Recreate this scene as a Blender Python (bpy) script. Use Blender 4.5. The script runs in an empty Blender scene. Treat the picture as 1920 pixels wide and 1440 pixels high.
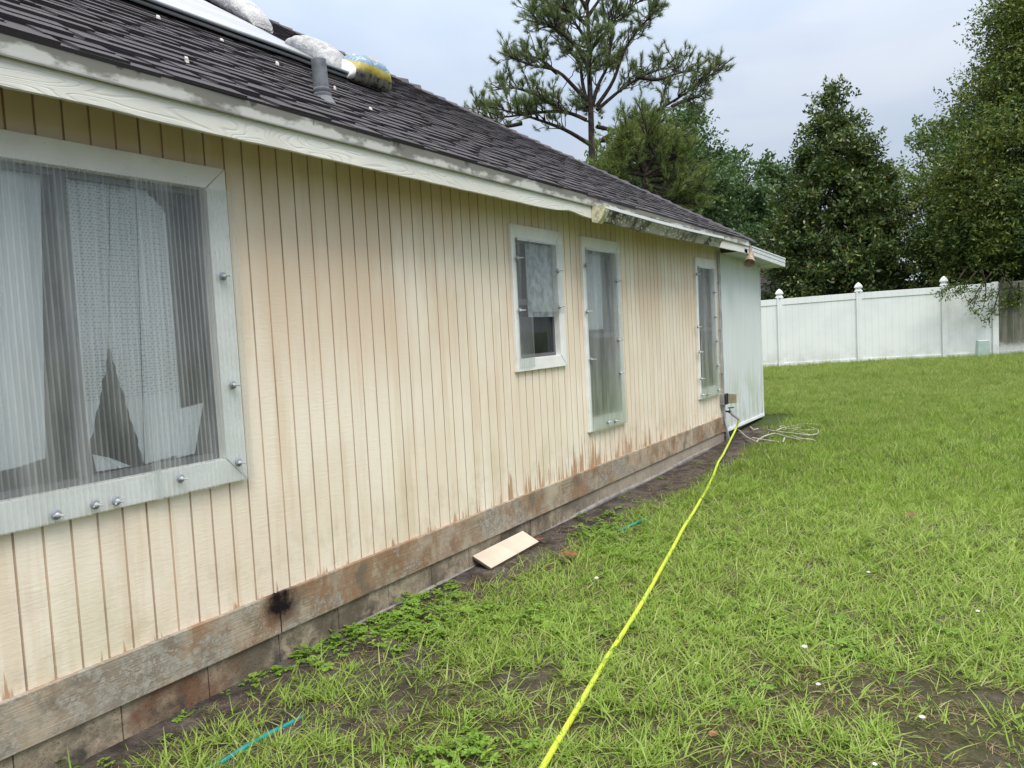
import bpy, math, random
import numpy as np
from mathutils import Matrix, Vector
random.seed(7); RNG = np.random.default_rng(11)
S = bpy.context.scene; COL = S.collection
rad = math.radians

# ------------------------------------------------------------------ camera
F = 1443.0                                      # focal length in pixels of a 1920 px wide picture
def _n(a): return a / np.linalg.norm(a)
def _cr(u, v): return np.array([(u-960)/F, -(v-720)/F, -1.0])
_Y = _n(_cr(1863, 579)); _Z = _n(np.cross(_Y, _n(_cr(960, 626))))
if _Z[1] < 0: _Z = -_Z
R = np.array([np.cross(_Y, _Z), _Y, _Z])        # camera -> world (x out of the wall, y along it, z up)
C = np.array([3.0, 0.0, 1.6])
cam = bpy.data.objects.new('camera', bpy.data.cameras.new('camera')); COL.objects.link(cam)
cam.data.sensor_width = 36; cam.data.lens = 36*F/1920; cam.data.clip_start = .05; cam.data.clip_end = 2000
cam.matrix_world = Matrix([list(R[i]) + [C[i]] for i in range(3)] + [[0, 0, 0, 1]])
S.camera = cam
# measuring helpers: where a sight line meets a real plane of the place
def ray(u, v): return R @ _cr(u, v)
def onx(u, v, x=0.): r = ray(u, v); return C + r*((x-C[0])/r[0])
def onz(u, v, z=0.): r = ray(u, v); return C + r*((z-C[2])/r[2])
def onpl(u, v, p, n): r = ray(u, v); n = np.array(n, float); return C + r*(np.dot(np.array(p)-C, n)/np.dot(r, n))
def dep(u, v, d): return C + ray(u, v)*d

# ------------------------------------------------------------------ light
SUN = Vector((.52, -.44, 1.05)).normalized()
EXPOSURE = 0.85
S.view_settings.view_transform = 'Standard'; S.view_settings.look = 'None'
S.view_settings.exposure = EXPOSURE; S.view_settings.gamma = 1
sun = bpy.data.objects.new('sun', bpy.data.lights.new('sun', 'SUN')); COL.objects.link(sun)
sun.data.energy = 1.3; sun.data.angle = rad(30); sun.data.color = (1.0, .96, .90)
sun.rotation_euler = SUN.to_track_quat('Z', 'Y').to_euler(); sun.location = (10, -10, 20)
W = bpy.data.worlds.new('World'); S.world = W; W.use_nodes = True
wt = W.node_tree; wt.nodes.clear()
def wn(t, **k):
    n = wt.nodes.new(t)
    for a, b in k.items(): setattr(n, a, b)
    return n
out = wn('ShaderNodeOutputWorld'); sky = wn('ShaderNodeTexSky', sky_type='NISHITA'); sky.sun_disc = False
sky.sun_elevation = math.asin(SUN.z); sky.sun_rotation = math.atan2(SUN.x, SUN.y)
b1 = wn('ShaderNodeBackground'); b1.inputs[1].default_value = .06; wt.links.new(sky.outputs[0], b1.inputs[0])
tc = wn('ShaderNodeTexCoord'); mp = wn('ShaderNodeMapping'); mp.inputs['Scale'].default_value = (1, 1, 2.6)
wt.links.new(tc.outputs['Generated'], mp.inputs[0])
n1 = wn('ShaderNodeTexNoise'); n1.inputs['Scale'].default_value = 2.3; n1.inputs['Detail'].default_value = 6; n1.inputs['Roughness'].default_value = .5
n1.inputs['Distortion'].default_value = .3
wt.links.new(mp.outputs[0], n1.inputs['Vector'])
cr = wn('ShaderNodeValToRGB'); cr.color_ramp.elements[0].position = .36; cr.color_ramp.elements[1].position = .66
cr.color_ramp.elements[0].color = (.290, .348, .435, 1); cr.color_ramp.elements[1].color = (.405, .435, .485, 1)
wt.links.new(n1.outputs[0], cr.inputs[0])
sx = wn('ShaderNodeSeparateXYZ'); wt.links.new(tc.outputs['Generated'], sx.inputs[0])
def wm(op, a, b):
    n = wn('ShaderNodeMath', operation=op)
    for k, v in ((0, a), (1, b)):
        if isinstance(v, bpy.types.NodeSocket): wt.links.new(v, n.inputs[k])
        else: n.inputs[k].default_value = v
    return n.outputs[0]
zz_ = wm('MAXIMUM', sx.outputs[2], 0.)                                   # overcast: brighter and whiter towards the zenith
el = wm('ADD', wm('ADD', .80, wm('MULTIPLY', zz_, .45)), wm('MULTIPLY', wm('MULTIPLY', zz_, zz_), 3.0))
cw = wn('ShaderNodeMix', data_type='RGBA'); wt.links.new(wm('MINIMUM', wm('MAXIMUM', wm('MULTIPLY', wm('SUBTRACT', zz_, .4), 2.), 0.), 1.), cw.inputs[0]); wt.links.new(cr.outputs[0], cw.inputs[6]); cw.inputs[7].default_value = (.45, .44, .425, 1)
b2 = wn('ShaderNodeBackground'); wt.links.new(cw.outputs[2], b2.inputs[0]); wt.links.new(el, b2.inputs[1])
mx = wn('ShaderNodeMixShader'); mx.inputs[0].default_value = .86
wt.links.new(b1.outputs[0], mx.inputs[1]); wt.links.new(b2.outputs[0], mx.inputs[2]); wt.links.new(mx.outputs[0], out.inputs[0])

# ------------------------------------------------------------------ materials
class M:
    """a small node-graph writer"""
    def __init__(s, name):
        s.m = bpy.data.materials.new(name); s.m.use_nodes = True; s.t = s.m.node_tree; s.t.nodes.clear()
        s.o = s.t.nodes.new('ShaderNodeOutputMaterial'); s._pos = None
    def n(s, t, ins=None, **k):
        x = s.t.nodes.new(t)
        for a, b in k.items(): setattr(x, a, b)
        for a, b in (ins or {}).items(): s.put(x.inputs[a], b)
        return x
    def put(s, sock, v):
        if hasattr(v, 'outputs'): v = v.outputs[0]
        if isinstance(v, bpy.types.NodeSocket): s.t.links.new(v, sock)
        else:
            if isinstance(v, (tuple, list)) and len(v) == 3 and sock.type == 'RGBA': v = (*v, 1)
            sock.default_value = v
    def world(s): s._pos = s.n('ShaderNodeNewGeometry').outputs['Position']; return s
    def pos(s, scale=(1, 1, 1), loc=(0, 0, 0)):
        if s._pos is None: s._pos = s.n('ShaderNodeTexCoord').outputs['Object']
        return s.n('ShaderNodeMapping', {'Vector': s._pos, 'Scale': scale, 'Location': loc})
    def noise(s, scale, detail=4, rough=.55, sc=(1, 1, 1), loc=(0, 0, 0), dist=0.):
        return s.n('ShaderNodeTexNoise', {'Vector': s.pos(sc, loc), 'Scale': scale, 'Detail': detail, 'Roughness': rough, 'Distortion': dist}).outputs[0]
    def voro(s, scale, sc=(1, 1, 1), rnd=1., feature='F1'):
        return s.n('ShaderNodeTexVoronoi', {'Vector': s.pos(sc), 'Scale': scale, 'Randomness': rnd}, feature=feature)
    def math(s, op, a, b=0., c=None, clamp=False):
        x = s.n('ShaderNodeMath', operation=op, use_clamp=clamp); s.put(x.inputs[0], a); s.put(x.inputs[1], b)
        if c is not None: s.put(x.inputs[2], c)
        return x.outputs[0]
    def ramp(s, fac, lo, hi, a=0., b=1.):
        x = s.n('ShaderNodeMapRange', {'Value': fac, 'From Min': lo, 'From Max': hi, 'To Min': a, 'To Max': b}, interpolation_type='SMOOTHSTEP')
        return x.outputs[0]
    def mix(s, fac, a, b, mode='MIX'):
        x = s.n('ShaderNodeMix', data_type='RGBA', blend_type=mode); s.put(x.inputs[0], fac); s.put(x.inputs[6], a); s.put(x.inputs[7], b)
        return x.outputs[2]
    def cramp(s, fac, stops):
        x = s.n('ShaderNodeValToRGB', {'Fac': fac}); e = x.color_ramp.elements
        while len(e) < len(stops): e.new(.5)
        for k, (p, c) in enumerate(stops): e[k].position = p; e[k].color = (*c, 1)
        return x.outputs[0]
    def xyz(s):
        s.pos(); return s.n('ShaderNodeSeparateXYZ', {'Vector': s._pos}).outputs
    def bump(s, h, strength=.5, dist=.01):
        return s.n('ShaderNodeBump', {'Height': h, 'Strength': strength, 'Distance': dist}).outputs[0]
    def bsdf(s, col, rough=.6, normal=None, metal=0., spec=.5, **k):
        b = s.n('ShaderNodeBsdfPrincipled', {'Base Color': col, 'Roughness': rough, 'Metallic': metal, 'Specular IOR Level': spec})
        for a, v in k.items(): s.put(b.inputs[a.replace('_', ' ')], v)
        if normal is not None: s.put(b.inputs['Normal'], normal)
        return b
    def end(s, sh): s.put(s.o.inputs[0], sh); return s.m

def simple(name, col, rough=.6, metal=0., var=.12, nscale=8., bump=0., spec=.5):
    m = M(name); n = m.noise(nscale, 5)
    c = m.mix(m.ramp(n, .3, .7), tuple(x*(1-var) for x in col), tuple(min(1, x*(1+var)) for x in col))
    return m.end(m.bsdf(c, rough, m.bump(m.noise(nscale*9, 3), bump, .004) if bump else None, metal, spec))

GP, G0 = .1035, 2.2757                          # groove pitch and phase of the siding
def mat_siding():
    m = M('painted_siding'); x, y, z = m.xyz()
    big = m.noise(1.1, 4); c = m.mix(m.ramp(big, .35, .65), (.82, .70, .56), (.88, .785, .65))
    st = m.noise(1.0, 5, .6, (1, 9, .7)); c = m.mix(m.ramp(st, .47, .66, 0, .38), c, (.64, .47, .30))       # tan vertical streaks
    c = m.mix(m.ramp(m.noise(1., 5, .6, (1, 11, 1.0), (4, 1, 7)), .52, .66, 0, .36), c, (.82, .73, .60))
    tan = m.math('MULTIPLY', m.ramp(m.noise(1.2, 4, .6, (1, 1.3, .8), (6, 4, 1)), .36, .62), m.ramp(z, 1.1, 1.9)); c = m.mix(m.math('MULTIPLY', tan, .8), c, (.74, .58, .425))
    gm = m.math('MULTIPLY', m.ramp(m.noise(1.7, 4, .6, (1, 1.6, .8), (3, 3, 3)), .5, .72), m.ramp(z, 1.15, .5))
    c = m.mix(m.math('MULTIPLY', gm, .36), c, (.52, .46, .25))                                             # green algae low on the wall
    # orange bleeding just over the skirt board, strongest under the middle windows
    drip = m.math('MULTIPLY_ADD', m.noise(1., 5, .65, (1, 17, 1.1), (9, 2, 1)), 2.3, -.65)
    strong = m.math('MULTIPLY', m.ramp(y, 3.6, 5.2), m.ramp(y, 8.3, 7.2))
    th = m.math('ADD', m.math('MULTIPLY', m.math('SUBTRACT', z, .40), m.math('SUBTRACT', 3.2, m.math('MULTIPLY', strong, 2.05))), .63)
    dm = m.ramp(m.math('SUBTRACT', drip, m.math('SUBTRACT', th, m.math('MULTIPLY', strong, .22))), .0, .16)
    c = m.mix(m.math('MULTIPLY', dm, .8), c, m.mix(m.noise(30, 3), (.30, .125, .05), (.52, .26, .12)))
    grime = m.math('MULTIPLY', m.ramp(m.noise(6, 5, .7), .45, .7), m.ramp(z, .95, .4)); c = m.mix(m.math('MULTIPLY', grime, .35), c, (.42, .34, .22))
    # dirt lying in the grooves
    g = m.math('ABSOLUTE', m.math('SUBTRACT', m.math('FRACT', m.math('ADD', m.math('DIVIDE', m.math('SUBTRACT', y, G0), GP), 100.5)), .5))
    gl = m.ramp(g, .056, .03); gc = m.mix(m.ramp(m.noise(2., 3, .6, (1, 9, 1)), .35, .65), (.30, .21, .145), (.62, .46, .33))
    c = m.mix(m.math('MULTIPLY', gl, .85), c, gc)
    c = m.mix(m.ramp(m.noise(90, 2), .70, .74, 0, .35), c, (.8, .74, .64))                                  # flecks of lifted paint
    rip = m.noise(14, 4, .6, (1, .9, 7.), dist=.6); h = m.math('ADD', rip, m.math('MULTIPLY', m.noise(60, 3), .35))
    return m.end(m.bsdf(c, .62, m.bump(h, .22, .007), spec=.3))

def mat_skirt():
    m = M('weathered_board'); x, y, z = m.xyz()
    gr = m.noise(9, 5, .6, (1, .25, 9)); c = m.mix(m.ramp(gr, .3, .7), (.27, .205, .145), (.42, .335, .245))
    c = m.mix(m.ramp(m.noise(1.3, 5, .6, (1, 1, 1)), .45, .62), c, m.mix(gr, (.20, .125, .075), (.32, .215, .135)))   # bare orange-brown wood
    c = m.mix(m.math('MULTIPLY', m.ramp(m.noise(2.2, 5, .65, loc=(7, 1, 2)), .48, .66), .75), c, (.29, .245, .16))  # grey-green film
    far = m.ramp(y, 6.0, 8.0); c = m.mix(m.math('MULTIPLY', far, m.ramp(m.noise(3.5, 5, .7, (1, 1, .6)), .38, .58, 0, .8)), c, (.56, .44, .32))  # leftover paint
    c = m.mix(m.math('MULTIPLY', m.ramp(m.noise(3.1, 5, .7, (1, 1, .8), (2, 9, 4)), .42, .58), .7), c, m.mix(m.noise(20, 4, .7), (.38, .32, .25), (.58, .49, .38)))
    c = m.mix(m.math('MULTIPLY', m.ramp(m.noise(2.4, 5, .7, (1, 1, .7), (8, 3, 9)), .48, .62), .75), c, (.25, .13, .065))
    c = m.mix(m.math('MULTIPLY', m.ramp(m.noise(5, 5, .7, (1, 1, 1), (1, 3, 5)), .50, .66), .65), c, (.13, .12, .09))
    near = m.ramp(y, 3.2, 1.2); wob = m.n('ShaderNodeTexNoise', {'Vector': m.pos(), 'Scale': 28., 'Detail': 3.}).outputs['Color']
    wv = m.n('ShaderNodeVectorMath', {0: m._pos, 1: m.n('ShaderNodeVectorMath', {0: wob, 1: (.045, .045, .045)}, operation='MULTIPLY')}, operation='ADD')
    def spots(scale, lo, hi): return m.ramp(m.n('ShaderNodeTexVoronoi', {'Vector': wv, 'Scale': scale}).outputs['Distance'], lo, hi)
    sel = m.math('ADD', m.noise(3.2, 5, .65, loc=(1, 8, 3)), m.math('MULTIPLY', near, .13))
    c = m.mix(m.math('MULTIPLY', m.ramp(sel, .50, .66), .6), c, m.mix(m.noise(30, 4, .7), (.17, .15, .125), (.34, .305, .255)))
    l1 = m.math('MULTIPLY', spots(17, .55, .40), m.ramp(sel, .53, .60)); l2 = m.math('MULTIPLY', spots(38, .45, .33), m.ramp(sel, .49, .58)); lm = m.math('MAXIMUM', l1, l2)
    c = m.mix(m.math('MULTIPLY', lm, .75), c, m.mix(m.ramp(m.noise(40, 4, .7), .35, .65), (.27, .25, .205), (.43, .40, .345)))
    l3 = m.math('MULTIPLY', spots(75, .30, .20), m.ramp(m.noise(2.7, 3), .54, .62)); c = m.mix(m.math('MULTIPLY', l3, .6), c, (.50, .47, .40))
    # black rot at the joint
    dy = m.math('DIVIDE', m.math('SUBTRACT', y, 2.50), .085); dz = m.math('DIVIDE', m.math('SUBTRACT', z, .345), .085)
    d = m.math('ADD', m.math('MULTIPLY', dy, dy), m.math('MULTIPLY', dz, dz)); d = m.math('ADD', d, m.math('MULTIPLY', m.math('SUBTRACT', m.noise(22, 4), .5), 2.6))
    c = m.mix(m.ramp(d, 2.6, .6, 0, .75), c, (.075, .042, .025)); c = m.mix(m.ramp(d, 1.1, .1), c, (.008, .006, .006))
    jl = m.ramp(m.math('ABSOLUTE', m.math('SUBTRACT', y, 2.497)), .005, .002); c = m.mix(jl, c, (.03, .02, .02))
    h = m.math('ADD', m.noise(8, 4, .6, (1, .3, 22)), m.math('MULTIPLY', lm, .4))
    return m.end(m.bsdf(c, .85, m.bump(h, .4, .006), spec=.2))

def mat_block():
    m = M('mouldy_concrete_block'); x, y, z = m.xyz()
    c = m.mix(m.ramp(m.noise(14, 6, .7), .3, .7), (.25, .205, .150), (.47, .395, .30))
    c = m.mix(m.ramp(m.noise(2.1, 5, .65), .46, .62, 0, .8), c, (.105, .088, .066))
    c = m.mix(m.math('MULTIPLY', m.ramp(m.noise(1.6, 4, .6, loc=(5, 5, 5)), .5, .64), m.ramp(y, 3.4, 1.6)), c, (.17, .085, .05))
    c = m.mix(m.math('MULTIPLY', m.ramp(m.noise(5, 4, .6, loc=(2, 5, 1)), .52, .62), m.ramp(z, .20, .06, 0, .8)), c, (.055, .055, .05))
    c = m.mix(m.math('MULTIPLY', m.ramp(y, 5.0, 6.8), .7), c, (.44, .385, .32))
    c = m.mix(m.ramp(m.noise(120, 2), .62, .68, 0, .7), c, (.05, .045, .04)); c = m.mix(1., c, (.95, .93, .90), 'MULTIPLY')
    return m.end(m.bsdf(c, .9, m.bump(m.noise(70, 4, .7), .7, .006), spec=.2))

def mat_white_trim():
    m = M('chalky_white_trim').world(); x, y, z = m.xyz()
    c = m.mix(m.ramp(m.noise(5, 5, .6), .35, .7), (.80, .795, .765), (.89, .885, .86))
    c = m.mix(m.ramp(m.noise(3, 5, .7, loc=(3, 1, 8)), .55, .75, 0, .35), c, (.45, .45, .40))
    c = m.mix(m.ramp(m.noise(75, 2), .73, .76), c, (.12, .11, .1))
    return m.end(m.bsdf(c, .55, m.bump(m.noise(10, 4, .6, (1, 1, 6)), .25, .004)))

def mat_fascia():
    m = M('embossed_fascia'); x, y, z = m.xyz()
    dist = m.noise(1.0, 2, .45, (0, 1.1, 5.), dist=.5); gr = m.math('ABSOLUTE', m.math('SUBTRACT', m.math('FRACT', m.math('MULTIPLY', dist, 34)), .5)); gr = m.ramp(gr, .04, .22)
    c = m.mix(m.ramp(m.noise(3, 5), .35, .7), (.68, .675, .61), (.77, .765, .70))
    c = m.mix(m.math('MULTIPLY', m.math('SUBTRACT', 1, gr), .14), c, (.36, .35, .31))
    c = m.mix(m.math('MULTIPLY', m.ramp(y, 2, 8), m.ramp(m.noise(1.5, 4, .6), .4, .7, 0, .5)), c, (.66, .65, .60))
    return m.end(m.bsdf(c, .6, m.bump(m.math('ADD', gr, m.math('MULTIPLY', dist, .2)), .28, .005)))

def mat_drip_edge():
    m = M('grimy_metal_drip_edge'); x, y, z = m.xyz()
    zz = m.math('DIVIDE', m.math('SUBTRACT', z, 2.58), .075)
    top = m.ramp(zz, .30, .85); n = m.noise(4, 5, .65, (1, 1, 2))
    k = m.ramp(m.math('ADD', n, m.math('MULTIPLY', top, .22)), .46, .62)
    c = m.mix(k, (.58, .58, .54), (.215, .205, .178))
    c = m.mix(m.math('MULTIPLY', m.ramp(zz, .22, .02), .5), c, (.30, .30, .29))
    spots = m.math('MULTIPLY', m.ramp(m.noise(6, 5, .7, (1, 1, .8), (4, 4, 4)), .60, .68), top); c = m.mix(spots, c, (.07, .065, .055))
    c = m.mix(m.ramp(zz, .93, .99), c, (.62, .63, .61))
    return m.end(m.bsdf(c, .5, spec=.4))

def mat_shingle():
    m = M('purple_grey_shingles'); x, y, z = m.xyz()
    ri = m.n('ShaderNodeNewGeometry').outputs['Random Per Island']
    c = m.cramp(ri, [(0, (0.031, 0.028, 0.033)), (.35, (0.041, 0.036, 0.042)), (.7, (0.049, 0.044, 0.050)), (1, (0.060, 0.054, 0.061))])
    sp = m.noise(210, 2, .7); c = m.mix(m.ramp(sp, .35, .7, .15, .85), c, (.066, .059, .068), 'MIX')
    c = m.mix(m.ramp(m.noise(.9, 4, .6), .5, .75, 0, .55), c, (.042, .035, .034))
    c = m.mix(m.math('MULTIPLY', m.ramp(m.noise(2.4, 4, .6, loc=(8, 2, 1)), .55, .68), m.ramp(z, 3.6, 4.4)), c, (.085, .062, .045))
    return m.end(m.bsdf(c, .78, m.bump(m.noise(260, 2), .5, .003), spec=.4))

def mat_poly():
    m = M('corrugated_polycarbonate').world(); x, y, z = m.xyz()
    tr = m.n('ShaderNodeBsdfTransparent', {'Color': (.95, .97, .97, 1)})
    film = m.mix(m.ramp(m.noise(1.2, 4, .6, (1, 5, .6)), .35, .7), (.70, .73, .71), (.86, .88, .87))
    green = m.math('MULTIPLY', m.ramp(z, 1.65, .80), m.ramp(y, 4.5, 5.5)); film = m.mix(m.math('MULTIPLY', green, .8), film, (.40, .47, .30))  # low green stands for grass reflected in the far sheets, put into the colour
    pr = m.bsdf(film, .12, spec=.5); tl = m.n('ShaderNodeBsdfTranslucent', {'Color': (.86, .88, .88, 1)})
    milk = m.n('ShaderNodeMixShader', {0: .35, 1: pr, 2: tl})
    fac = m.ramp(m.noise(1.6, 5, .6, (1, 7, .7), (2, 3, 3)), .35, .7, .13, .25)
    fac = m.math('ADD', fac, m.math('MULTIPLY', green, .22)); fac = m.math('ADD', fac, m.ramp(y, 1.60, 1.3, 0, .20)); fac = m.math('ADD', fac, m.ramp(y, 5.8, 5.9, 0, .12)); rib = m.math('ABSOLUTE', m.math('SUBTRACT', m.math('FRACT', m.math('DIVIDE', y, .023)), .5))
    fac = m.math('ADD', fac, m.math('MULTIPLY', m.ramp(rib, .30, .44), .12)); fac = m.math('MULTIPLY', fac, m.ramp(m.noise(2.5, 4, .6, (1, 3, .4), (8, 1, 1)), .35, .6, .75, 1.3))
    sh = m.n('ShaderNodeMixShader', {0: fac, 1: tr, 2: milk})
    gl = m.n('ShaderNodeBsdfGlossy', {'Roughness': .08}); lw = m.n('ShaderNodeLayerWeight', {'Blend': .22})
    sh2 = m.n('ShaderNodeMixShader', {0: m.math('MULTIPLY', lw.outputs['Fresnel'], .4), 1: sh, 2: gl})
    return m.end(sh2)

def mat_glass():
    m = M('dark_window_glass'); tr = m.n('ShaderNodeBsdfTransparent', {'Color': (.94, .96, .97, 1)}); gl = m.n('ShaderNodeBsdfGlossy', {'Roughness': .02, 'Color': (.9, .93, .95, 1)})
    lw = m.n('ShaderNodeLayerWeight', {'Blend': .3}); dust = m.bsdf((.45, .47, .48), .8)
    a = m.n('ShaderNodeMixShader', {0: m.ramp(m.noise(3, 5, .7, (1, 1, .7)), .4, .75, .02, .09), 1: tr, 2: dust})
    return m.end(m.n('ShaderNodeMixShader', {0: m.math('ADD', m.math('MULTIPLY', lw.outputs['Fresnel'], .5), .03), 1: a, 2: gl}))

def mat_lace(kind):
    m = M('lace_curtain' if kind else 'plain_curtain').world()
    d = m.bsdf((.88, .89, .90), .9, spec=.1); t = m.n('ShaderNodeBsdfTranslucent', {'Color': (.8, .81, .82, 1)})
    s = m.n('ShaderNodeMixShader', {0: .08, 1: d, 2: t})
    if not kind: return m.end(s)
    x, y, z = m.xyz(); a = m.math('FRACT', m.math('MULTIPLY', y, 62)); row = m.math('MULTIPLY', z, 84); b = m.math('FRACT', row)
    a = m.math('FRACT', m.math('ADD', m.math('MULTIPLY', y, 62), m.math('MULTIPLY', m.math('FLOOR', row), .5)))
    hole = m.math('MULTIPLY', m.math('LESS_THAN', m.math('ABSOLUTE', m.math('SUBTRACT', a, .5)), .32), m.math('LESS_THAN', m.math('ABSOLUTE', m.math('SUBTRACT', b, .5)), .20))
    hole = m.math('MULTIPLY', hole, m.ramp(z, 1.40, 1.43))
    return m.end(m.n('ShaderNodeMixShader', {0: m.math('MULTIPLY', hole, .5), 1: s, 2: m.n('ShaderNodeBsdfTransparent')}))

def leaf_mat(name, stops, trans=.35, rough=.45, spec=.4):
    m = M(name); ri = m.n('ShaderNodeNewGeometry').outputs['Random Per Island']; c = m.cramp(ri, stops)
    c = m.mix(m.ramp(m.noise(.8, 3), .35, .68, 0, .45), c, stops[-2][1])
    b = m.bsdf(c, rough, spec=spec); t = m.n('ShaderNodeBsdfTranslucent', {'Color': m.mix(1., c, (1.0, 1.0, .55), 'MULTIPLY')})
    return m.end(m.n('ShaderNodeMixShader', {0: trans, 1: b, 2: t}))

def grass_mat(name, stops, trans=.4):
    m = M(name); ri = m.n('ShaderNodeNewGeometry').outputs['Random Per Island']; oi = m.n('ShaderNodeObjectInfo').outputs['Random']
    f = m.math('ADD', m.math('MULTIPLY', ri, .6), m.math('MULTIPLY', oi, .4)); c = m.cramp(f, stops)
    b = m.bsdf(c, .5, spec=.35); t = m.n('ShaderNodeBsdfTranslucent', {'Color': c})
    return m.end(m.n('ShaderNodeMixShader', {0: trans, 1: b, 2: t}))

def mat_ground():
    m = M('soil_and_thatch'); x, y, z = m.xyz()
    soil = m.mix(m.ramp(m.noise(9, 6, .7), .35, .65), (.055, .046, .040), (.165, .138, .118))
    soil = m.mix(m.ramp(m.noise(2.3, 4, .6, loc=(3, 3, 0)), .56, .68, 0, .7), soil, (.20, .18, .16))
    thatch = m.mix(m.ramp(m.noise(40, 4, .7), .4, .65), (.060, .072, .022), (.15, .125, .055))
    nearwall = m.ramp(x, .55, 1.1); cover = m.math('MULTIPLY', nearwall, m.ramp(m.noise(1.6, 4, .6, loc=(1, 6, 0)), .32, .5))
    c = m.mix(m.math('MULTIPLY', cover, .75), soil, thatch)
    far = m.math('MULTIPLY', m.ramp(y, 4.5, 10), m.math('MAXIMUM', m.ramp(x, .7, 1.4), m.ramp(y, 10.5, 11.5))); lawn = m.mix(m.ramp(m.noise(1.2, 5, .65), .35, .65), (.045, .085, .016), (.085, .125, .028))
    c = m.mix(m.math('MULTIPLY', far, .85), c, lawn)
    red = m.ramp(m.noise(55, 3, .7, loc=(9, 9, 0)), .6, .66, 0, .6); c = m.mix(m.math('MULTIPLY', red, m.ramp(x, 1.2, .5)), c, (.13, .055, .035))
    return m.end(m.bsdf(c, .95, m.bump(m.math('ADD', m.noise(45, 5, .75), m.noise(12, 4, .7)), 1., .035), spec=.15))

def mat_vinyl(dirty):
    m = M('mildewed_vinyl' if dirty else 'white_vinyl').world(); x, y, z = m.xyz()
    s = m.math('ADD', m.math('MULTIPLY', x, .958), m.math('MULTIPLY', y, .286)); g = m.math('ABSOLUTE', m.math('SUBTRACT', m.math('FRACT', m.math('DIVIDE', s, .155)), .5))
    gl = m.ramp(g, .06, .02)
    if dirty:
        lo = m.ramp(m.math('ADD', z, m.math('MULTIPLY', m.noise(6, 4, .7), .35)), -.10+.92, .10+.92)
        c = m.mix(m.ramp(m.noise(2.5, 5, .65, (3, 3, .5)), .35, .65), (.10, .105, .075), (.19, .185, .145)); c = m.mix(lo, (.52, .53, .52), c)
        c = m.mix(m.math('MULTIPLY', gl, .5), c, (.30, .30, .26))
    else:
        c = m.mix(m.ramp(m.noise(1.4, 4, .6), .4, .7), (.80, .82, .81), (.74, .765, .76))
        mud = m.math('MULTIPLY', m.ramp(m.noise(1.1, 5, .65, loc=(2, 2, 2)), .42, .62), m.ramp(x, .9, 2.2)); c = m.mix(m.math('MULTIPLY', mud, .45), c, (.58, .60, .57))
        c = m.mix(m.math('MULTIPLY', gl, .42), c, (.56, .60, .61)); c = m.mix(m.math('MULTIPLY', m.ramp(m.noise(3, 5, .7), .42, .6), m.ramp(z, .95, .45, 0, .5)), c, (.50, .52, .45))
    return m.end(m.bsdf(c, .35, m.bump(gl, -.35, .006) if False else None, spec=.4))

def mat_annex():
    m = M('algae_streaked_panel').world(); x, y, z = m.xyz()
    c = m.mix(m.ramp(m.noise(1.6, 5, .6, (1, 6, .7)), .35, .7), (.66, .70, .70), (.72, .755, .755))
    al = m.math('MULTIPLY', m.ramp(m.noise(2.2, 5, .65, (1, 4, .9), (3, 7, 1)), .42, .6), m.math('ADD', m.ramp(z, 1.25, .5), m.ramp(z, 2.1, 2.5, 0, .5)))
    c = m.mix(m.math('MULTIPLY', al, .5), c, (.38, .43, .31))
    dk = m.math('MULTIPLY', m.ramp(m.noise(5, 5, .7, (1, 3, .6), (1, 2, 9)), .56, .66), m.ramp(z, .75, .35)); c = m.mix(m.math('MULTIPLY', dk, .7), c, (.16, .17, .13))
    return m.end(m.bsdf(c, .5, spec=.35))

def mat_gutter():
    m = M('mildewed_gutter').world(); v = m.voro(24, (1, 1, 1.6)); n = m.noise(5, 5, .7)
    c = m.mix(m.ramp(n, .44, .60), (.34, .33, .27), (.05, .047, .038)); c = m.mix(m.math('MULTIPLY', m.ramp(v.outputs['Distance'], .36, .24), m.ramp(m.noise(4, 3), .46, .52)), c, (.66, .64, .54))
    return m.end(m.bsdf(c, .7))

def mat_tarp():
    m = M('grey_white_tarp'); n = m.noise(3, 4, .6, (1, .25, 1)); c = m.mix(m.ramp(n, .35, .7), (.29, .31, .345), (.40, .42, .46))
    return m.end(m.bsdf(c, .38, m.bump(m.noise(3, 4, .6, (1, .3, 1)), .5, .05), spec=.5))

def mat_bag():
    m = M('crinkled_white_plastic'); c = m.mix(m.ramp(m.noise(6, 5), .35, .7), (.36, .36, .36), (.50, .505, .51))
    return m.end(m.bsdf(c, .4, m.bump(m.noise(16, 4, .6, (1, 1, 1), dist=1.2), .8, .03)))

def mat_print_bag():
    m = M('printed_plastic'); x, y, z = m.xyz()            # local: x along the bag, y across, z up
    n = m.noise(4, 4, .6); t = m.math('ADD', m.math('MULTIPLY_ADD', y, .25, m.math('SUBTRACT', z, .095)), m.math('MULTIPLY', m.math('SUBTRACT', n, .5), .05))
    blue = (.13, .23, .33); yel = (.40, .33, .06); grey = (.24, .23, .20)
    c = m.mix(m.ramp(t, -.03, -.025), grey, yel); c = m.mix(m.ramp(t, .028, .035), c, blue)
    dots = m.ramp(m.noise(22, 3, .6), .52, .56); c = m.mix(m.math('MULTIPLY', dots, m.ramp(t, -.02, -.035)), c, (.07, .07, .06))
    c = m.mix(m.math('MULTIPLY', m.ramp(m.noise(12, 3, .6, (1, 3, 1)), .55, .6), m.ramp(t, .03, .04)), c, (.42, .47, .52))
    d = m.n('ShaderNodeVectorMath', {0: m._pos, 1: (.02, .0, .18)}, operation='DISTANCE').outputs['Value']; c = m.mix(m.ramp(d, .06, .05), c, (.45, .26, .10))
    c = m.mix(m.ramp(x, -.19, -.20), c, (.75, .75, .74))
    return m.end(m.bsdf(c, .4, m.bump(m.noise(16, 4, .6), .5, .02)))

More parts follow.
